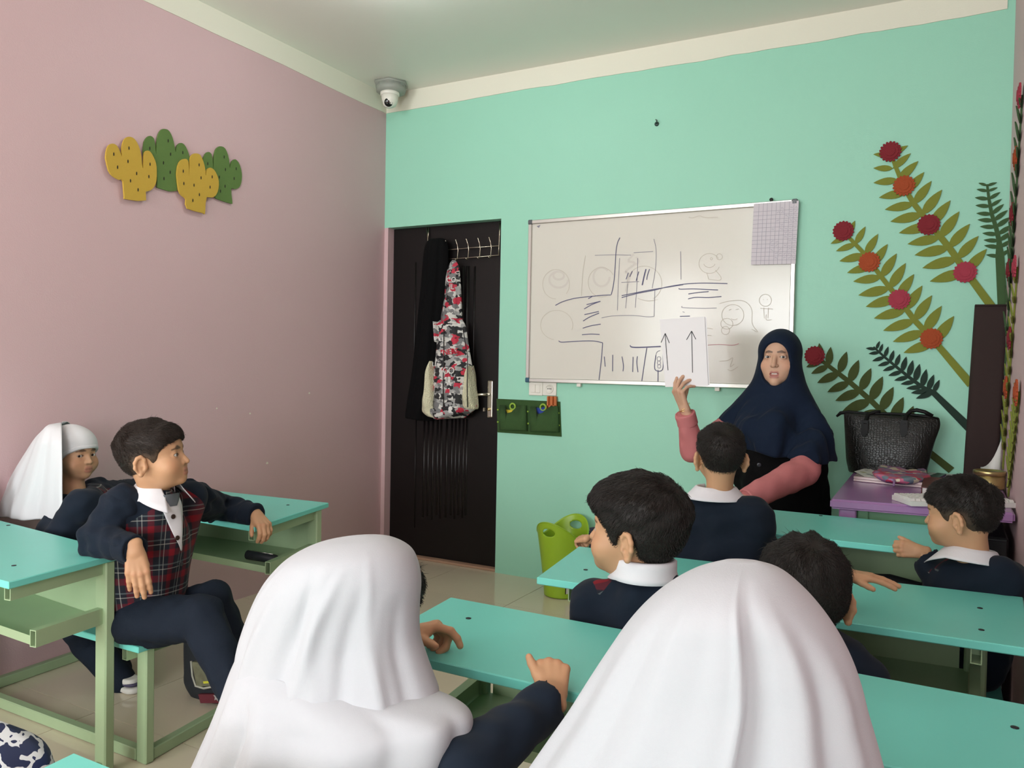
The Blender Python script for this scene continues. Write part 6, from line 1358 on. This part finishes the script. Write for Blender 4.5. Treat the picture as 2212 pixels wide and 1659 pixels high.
def girl_near():
    Y0 = .93; hp = P(1590, 1440, Y0+.015); neck = P(1590, 1590, Y0); pel = V_(P(1560, 1650, .92).x, .90, .45)
    shL, shR = P(1400, 1650, .93), P(1790, 1650, .93); shL.z = shR.z = .70
    p = pupil('girl in white scarf nearest to the lens, seen from behind', (pel.x, pel.y, .37), hp, fA*1+fI*.10+UP*-.12, neck, pel, shL, shR, [shL, shL+fA*.12+UP*-.12-fI*.03, shL+fA*.34+UP*-.04+fI*.08], [shR, shR+fA*.10+UP*-.12, shR+fA*.32+UP*-.04-fI*.08], hs=1.0, tf=fA, uw=.06, h=.008)
    Ti = p.T.inverted()
    def hole(c):
        q = Ti @ c; return q.y > .060 and abs(q.x) < .062 and -.095 < q.z < .06
    fold = ridge_fn([(76, 69, .030, .062, .0), (66, 58, .11, -.085, .02), (49, 44, .08, .040, .1), (38, 33, .08, -.035, .2), (26, 22, .10, .03, .25), (92, 90, .12, -.028, .05), (112, 104, .10, .030, .08), (126, 120, .09, -.028, .15), (140, 134, .09, .028, .2), (154, 150, .10, -.03, .3), (166, 162, .08, .02, .3), (200, 200, .4, .02, .4)])
    lv = [((1565,1209),(1640,1213),.01,.01), ((1500,1228),(1690,1238),.05,.05), ((1445,1258),(1736,1280),.08,.08), ((1400,1295),(1778,1328),.095,.095), ((1360,1340),(1814,1380),.10,.10), ((1322,1395),(1842,1434),.105,.10), ((1287,1450),(1862,1490),.11,.10), ((1247,1515),(1876,1545),.12,.10), ((1205,1575),(1890,1592),.13,.10), ((1160,1640),(1905,1645),.14,.10), ((1110,1715),(1925,1720),.15,.11), ((1060,1800),(1945,1800),.155,.12), ((1020,1900),(1960,1900),.16,.13)]
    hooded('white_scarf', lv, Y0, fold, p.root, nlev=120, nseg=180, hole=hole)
girl_near()
# ---------------------------------------------------------------- teacher
def teacher():
    hp = P(1684, 779, 3.50); fwd = -fA*.84-fI*.50+UP*.02; neck = P(1690, 850, 3.51)
    p = Person((P(1690, 1050, 3.5).x, 3.5, 0), 'woman in navy headscarf and pink sleeves holding up a sheet of paper', ADU, hp, fwd, hs=1.02, skin=np.array((.56, .345, .235)), mouth_open=.0055, gaze=(-.16, 1, -.02), neck=neck, ears=False, brow=(.03, .02, .016), lipc=(.42, .17, .15))
    Tn = np.array(p.T); Ri = np.linalg.inv(Tn[:3, :3]); tr = Tn[:3, 3]
    # teeth
    bm = bmesh.new(); bm_box(bm, -.011, .011, .083, .0895, -.0585, -.0545, .001); me = from_bm(bm); me.transform(p.T); link('teeth', me, mat('teeth', (.70, .68, .60), .3), p.root)
    shR, shL = P(1582, 918, 3.50), P(1752, 935, 3.46); pel = P(1700, 1105, 3.50); chest = P(1662, 935, 3.43)
    elR, wrR = P(1500, 975, 3.40), P(1480, 893, 3.325); elL, wrL = P(1738, 1018, 3.28), P(1612, 1080, 3.02)
    tf = (-fA*.9-fI*.25).normalized(); lat = Vector((tf.y, -tf.x, 0))
    # scarf
    hood_in = SDF().u(ell(*ADU['cr'])).u(ell(*ADU['fc']), .03).u(ell(*ADU['fh']), .02); fold = waves(33, 62, .011, 6, (.15, 0, 1)); fold2 = waves(37, 130, .0025, 6, (.3, 0, 1))
    zh = P(1690, 985, 3.42).z
    def scarf(Q):
        q = ((Q-tr)@Ri.T).astype(np.float32); d = hood_in(q)-.013
        op = smin(ell((0, .110, -.012), (.061, .085, .086))(q), ell((0, .110, -.056), (.055, .085, .047))(q), .02); d = smax(d, -op, .006)
        cape = smin(rc(hp-UP*.04-tf*.01, neck-UP*.06, .080, .09)(Q), smin(rc(hp-UP*.07, shR-UP*.0, .075, .055)(Q), rc(hp-UP*.07, shL-UP*.01, .08, .070)(Q), .04), .05)
        cape = smin(cape, rc(neck-UP*.05+tf*.03, chest-UP*.02, .085, .125)(Q), .06); cape = smin(cape, rc(shL, P(1765, 990, 3.42), .072, .068)(Q), .04); cape = smin(cape, rc(shL-UP*.01, P(1742, 992, 3.34), .072, .082)(Q), .04); cape = smin(cape, rc(shR, P(1585, 985, 3.46), .055, .06)(Q), .04); cape = smin(cape, rc(chest, P(1690, 990, 3.44), .12, .13)(Q), .05)
        w_ = np.clip((neck.z+.01-Q[:, 2])/.10, 0, 1).astype(np.float32); cape = cape+(fold(Q)+fold2(Q))*w_
        hem = np.float32(zh)+(-.02*np.clip((Q-np.array(neck))@np.array(fI)/.2, -1, 1)).astype(np.float32)+.006*np.sin(40*(Q@np.array(fI))).astype(np.float32)
        cape = smax(cape, hem-Q[:, 2], .004)
        d = smin(d, cape, .025); fz = np.clip(1-np.abs(q[:, 0])/.06, 0, 1)
        return smax(d, -op, .004)
    lo, hi = bounds((hp+UP*.12, shR, shL, chest, P(1780, 990, 3.42), P(1585, 1000, 3.46)), .16); cloth('headscarf', scarf, lo, hi, .0052, m_hijab, p.root)
    # black coat to the floor
    f = SDF().u(rc(neck-UP*.08, pel, .11, .145)).u(rc(shL-UP*.04, pel+lat*0, .08, .14), .06).u(rc(shR-UP*.04, pel, .08, .14), .06).u(rc(chest-UP*.12, pel+tf*.05, .10, .125), .06).u(rc(pel, (pel.x, pel.y, .06), .15, .20), .05).disp(waves(41, 38, .007, 6, (0, 0, 1))).disp(waves(42, 75, .004, 5, (1, 0, 0))).cut(lambda Q: np.float32(.035)-Q[:, 2], .004)
    lo, hi = bounds((neck, pel, shL, shR, (pel.x, pel.y, .05)), .24); cloth('black_coat', f, lo, hi, .011, m_black, p.root)
    for g in (-1, 1):
        c = V_(pel.x, pel.y, 0)+lat*.07*g+tf*.12; sh = SDF().u(rc(c+UP*.035, c+tf*.10+UP*.03, .036, .030)).cut(lambda Q: np.float32(.002)-Q[:, 2], .003); lo, hi = bounds((c, c+tf*.1), .05); cloth('shoe', sh, lo, hi, .008, m_black_pl, p.root)
    for y_ in (1004, 1038):
        q = march(f, 1640, y_, .001)
        if q: lathe('button', mat('coat_button', (.02, .022, .03), .25), [(.009, -.001), (.0095, .002), (.007, .0035), (.0005, .002)], q, p.root, 16, tf)
    # pink sleeves
    for a, b, c_, r_ in ((shR, elR, wrR, (.060, .053, .040)), (P(1745, 968, 3.38), elL, wrL, (.055, .060, .044))):
        sl = SDF().u(chain([a, b, c_], r_)).disp(waves(51, 42, .0045, 5)).disp(waves(52, 120, .0014, 5)); d = (Vector(c_)-Vector(b)).normalized(); w_ = Vector(c_); sl.cut(plane(w_, d), .002); lo, hi = bounds((a, b, c_), .09); cloth('sleeve', sl, lo, hi, .006, m_pinks, p.root)
        cf = SDF().u(rc(w_-d*.055, w_+d*.004, .044, .043)).cut(plane(w_+d*.004, d), .002).cut(plane(w_-d*.055, -d), .002).sub(rc(w_-d*.012, w_+d*.04, .034, .034), .002); lo, hi = bounds((w_, w_-d*.06), .06); cloth('cuff', cf, lo, hi, .0045, m_pinks, p.root)
    # hands, ring, bracelets
    p.add_hand(wrR+UP*.014, UP*.93-fI*.36, -fI*.90-fA*.35-UP*.28, False, sc=.98, curl=(36, 50, 64, 74), spread=5, thumb=(20, 50, 10), pip=.38, forearm=.04)
    p.add_hand(wrL, -fI*.8-fA*.5-UP*.1, UP*.9-fA*.3, True, sc=.95, curl=(15, 15, 18, 20), spread=3, thumb=(20, 20, 10))
    mg = mat('gold', (.75, .52, .22), .25, metal=1)
    def loop(name, c, ax, r_, th): 
        x = ax.orthogonal().normalized(); y = ax.cross(x).normalized(); tube(name, mg, [c+x*r_*math.cos(a)+y*r_*.8*math.sin(a) for a in [k*PI/12 for k in range(24)]], th, p.root, 6, close=True)
    ax = (UP*.95-fI*.1).normalized(); wv = (UP*.93-fI*.36).normalized(); loop('bracelet', wrR+UP*.014-wv*.002, (wv*.95+fI*.2).normalized(), .0265, .0016); loop('bracelet', wrR+UP*.014+wv*.012, (wv*.9-fI*.4).normalized(), .030, .0012)
    loop('ring', P(1469, 843, 3.33), (fI*.7+UP*.6).normalized(), .0095, .0014)
    body = SDF().u(rc(neck-UP*.06, pel, .08, .10)).u(chain([shR-UP*.03, elR, wrR], [.04, .034, .018]), .03).u(chain([shL-UP*.05, elL, wrL], [.04, .034, .018]), .03)
    for g in (-1, 1): body.u(chain([pel+lat*.08*g, V_(pel.x, pel.y, .40)+lat*.08*g, V_(pel.x, pel.y, .06)+lat*.08*g+tf*.1], [.08, .06, .04]), .03)
    lo, hi = bounds((neck, pel, shR, shL, elR, elL, wrR, wrL, (pel.x, pel.y, .05)), .13); p.add_sdf(body, lo, hi, .016); p.finish()
    # sheets of paper in her hand
    ys = 3.345; cor = [P(1425, 690, ys), P(1522, 684, ys), P(1530, 834, ys), P(1437, 836, ys)]
    e = empty('paper_sheets', cor[3], 'white paper with two drawn arrows held up by the woman', 'paper'); mw = mat('sheet_white', (.80, .79, .80), .75)
    prism('sheet', mw, cor, (0, .0006, 0), e); prism('sheet', mw, [P(1430, 690, ys+.004), P(1526, 684, ys+.004), P(1533, 832, ys+.004), P(1441, 834, ys+.004)], (0, .0006, 0), e)
    bm = bmesh.new(); A = lambda x, y: P(x, y, ys-.0008)
    for l in ([(1437,722),(1440,765),(1443,800)], [(1428,740),(1437,720),(1446,741)], [(1494,716),(1495,760),(1496,805)], [(1483,734),(1494,715),(1503,733)]):
        for a, b in zip(l, l[1:]): bm_ribbon(bm, [A(*a), A(*b)], .0032, NB)
    me = bpy.data.meshes.new('m'); bm.to_mesh(me); bm.free(); link('drawn_arrows', me, mat('arrow_ink', (.02, .02, .025), .5), e)
teacher()
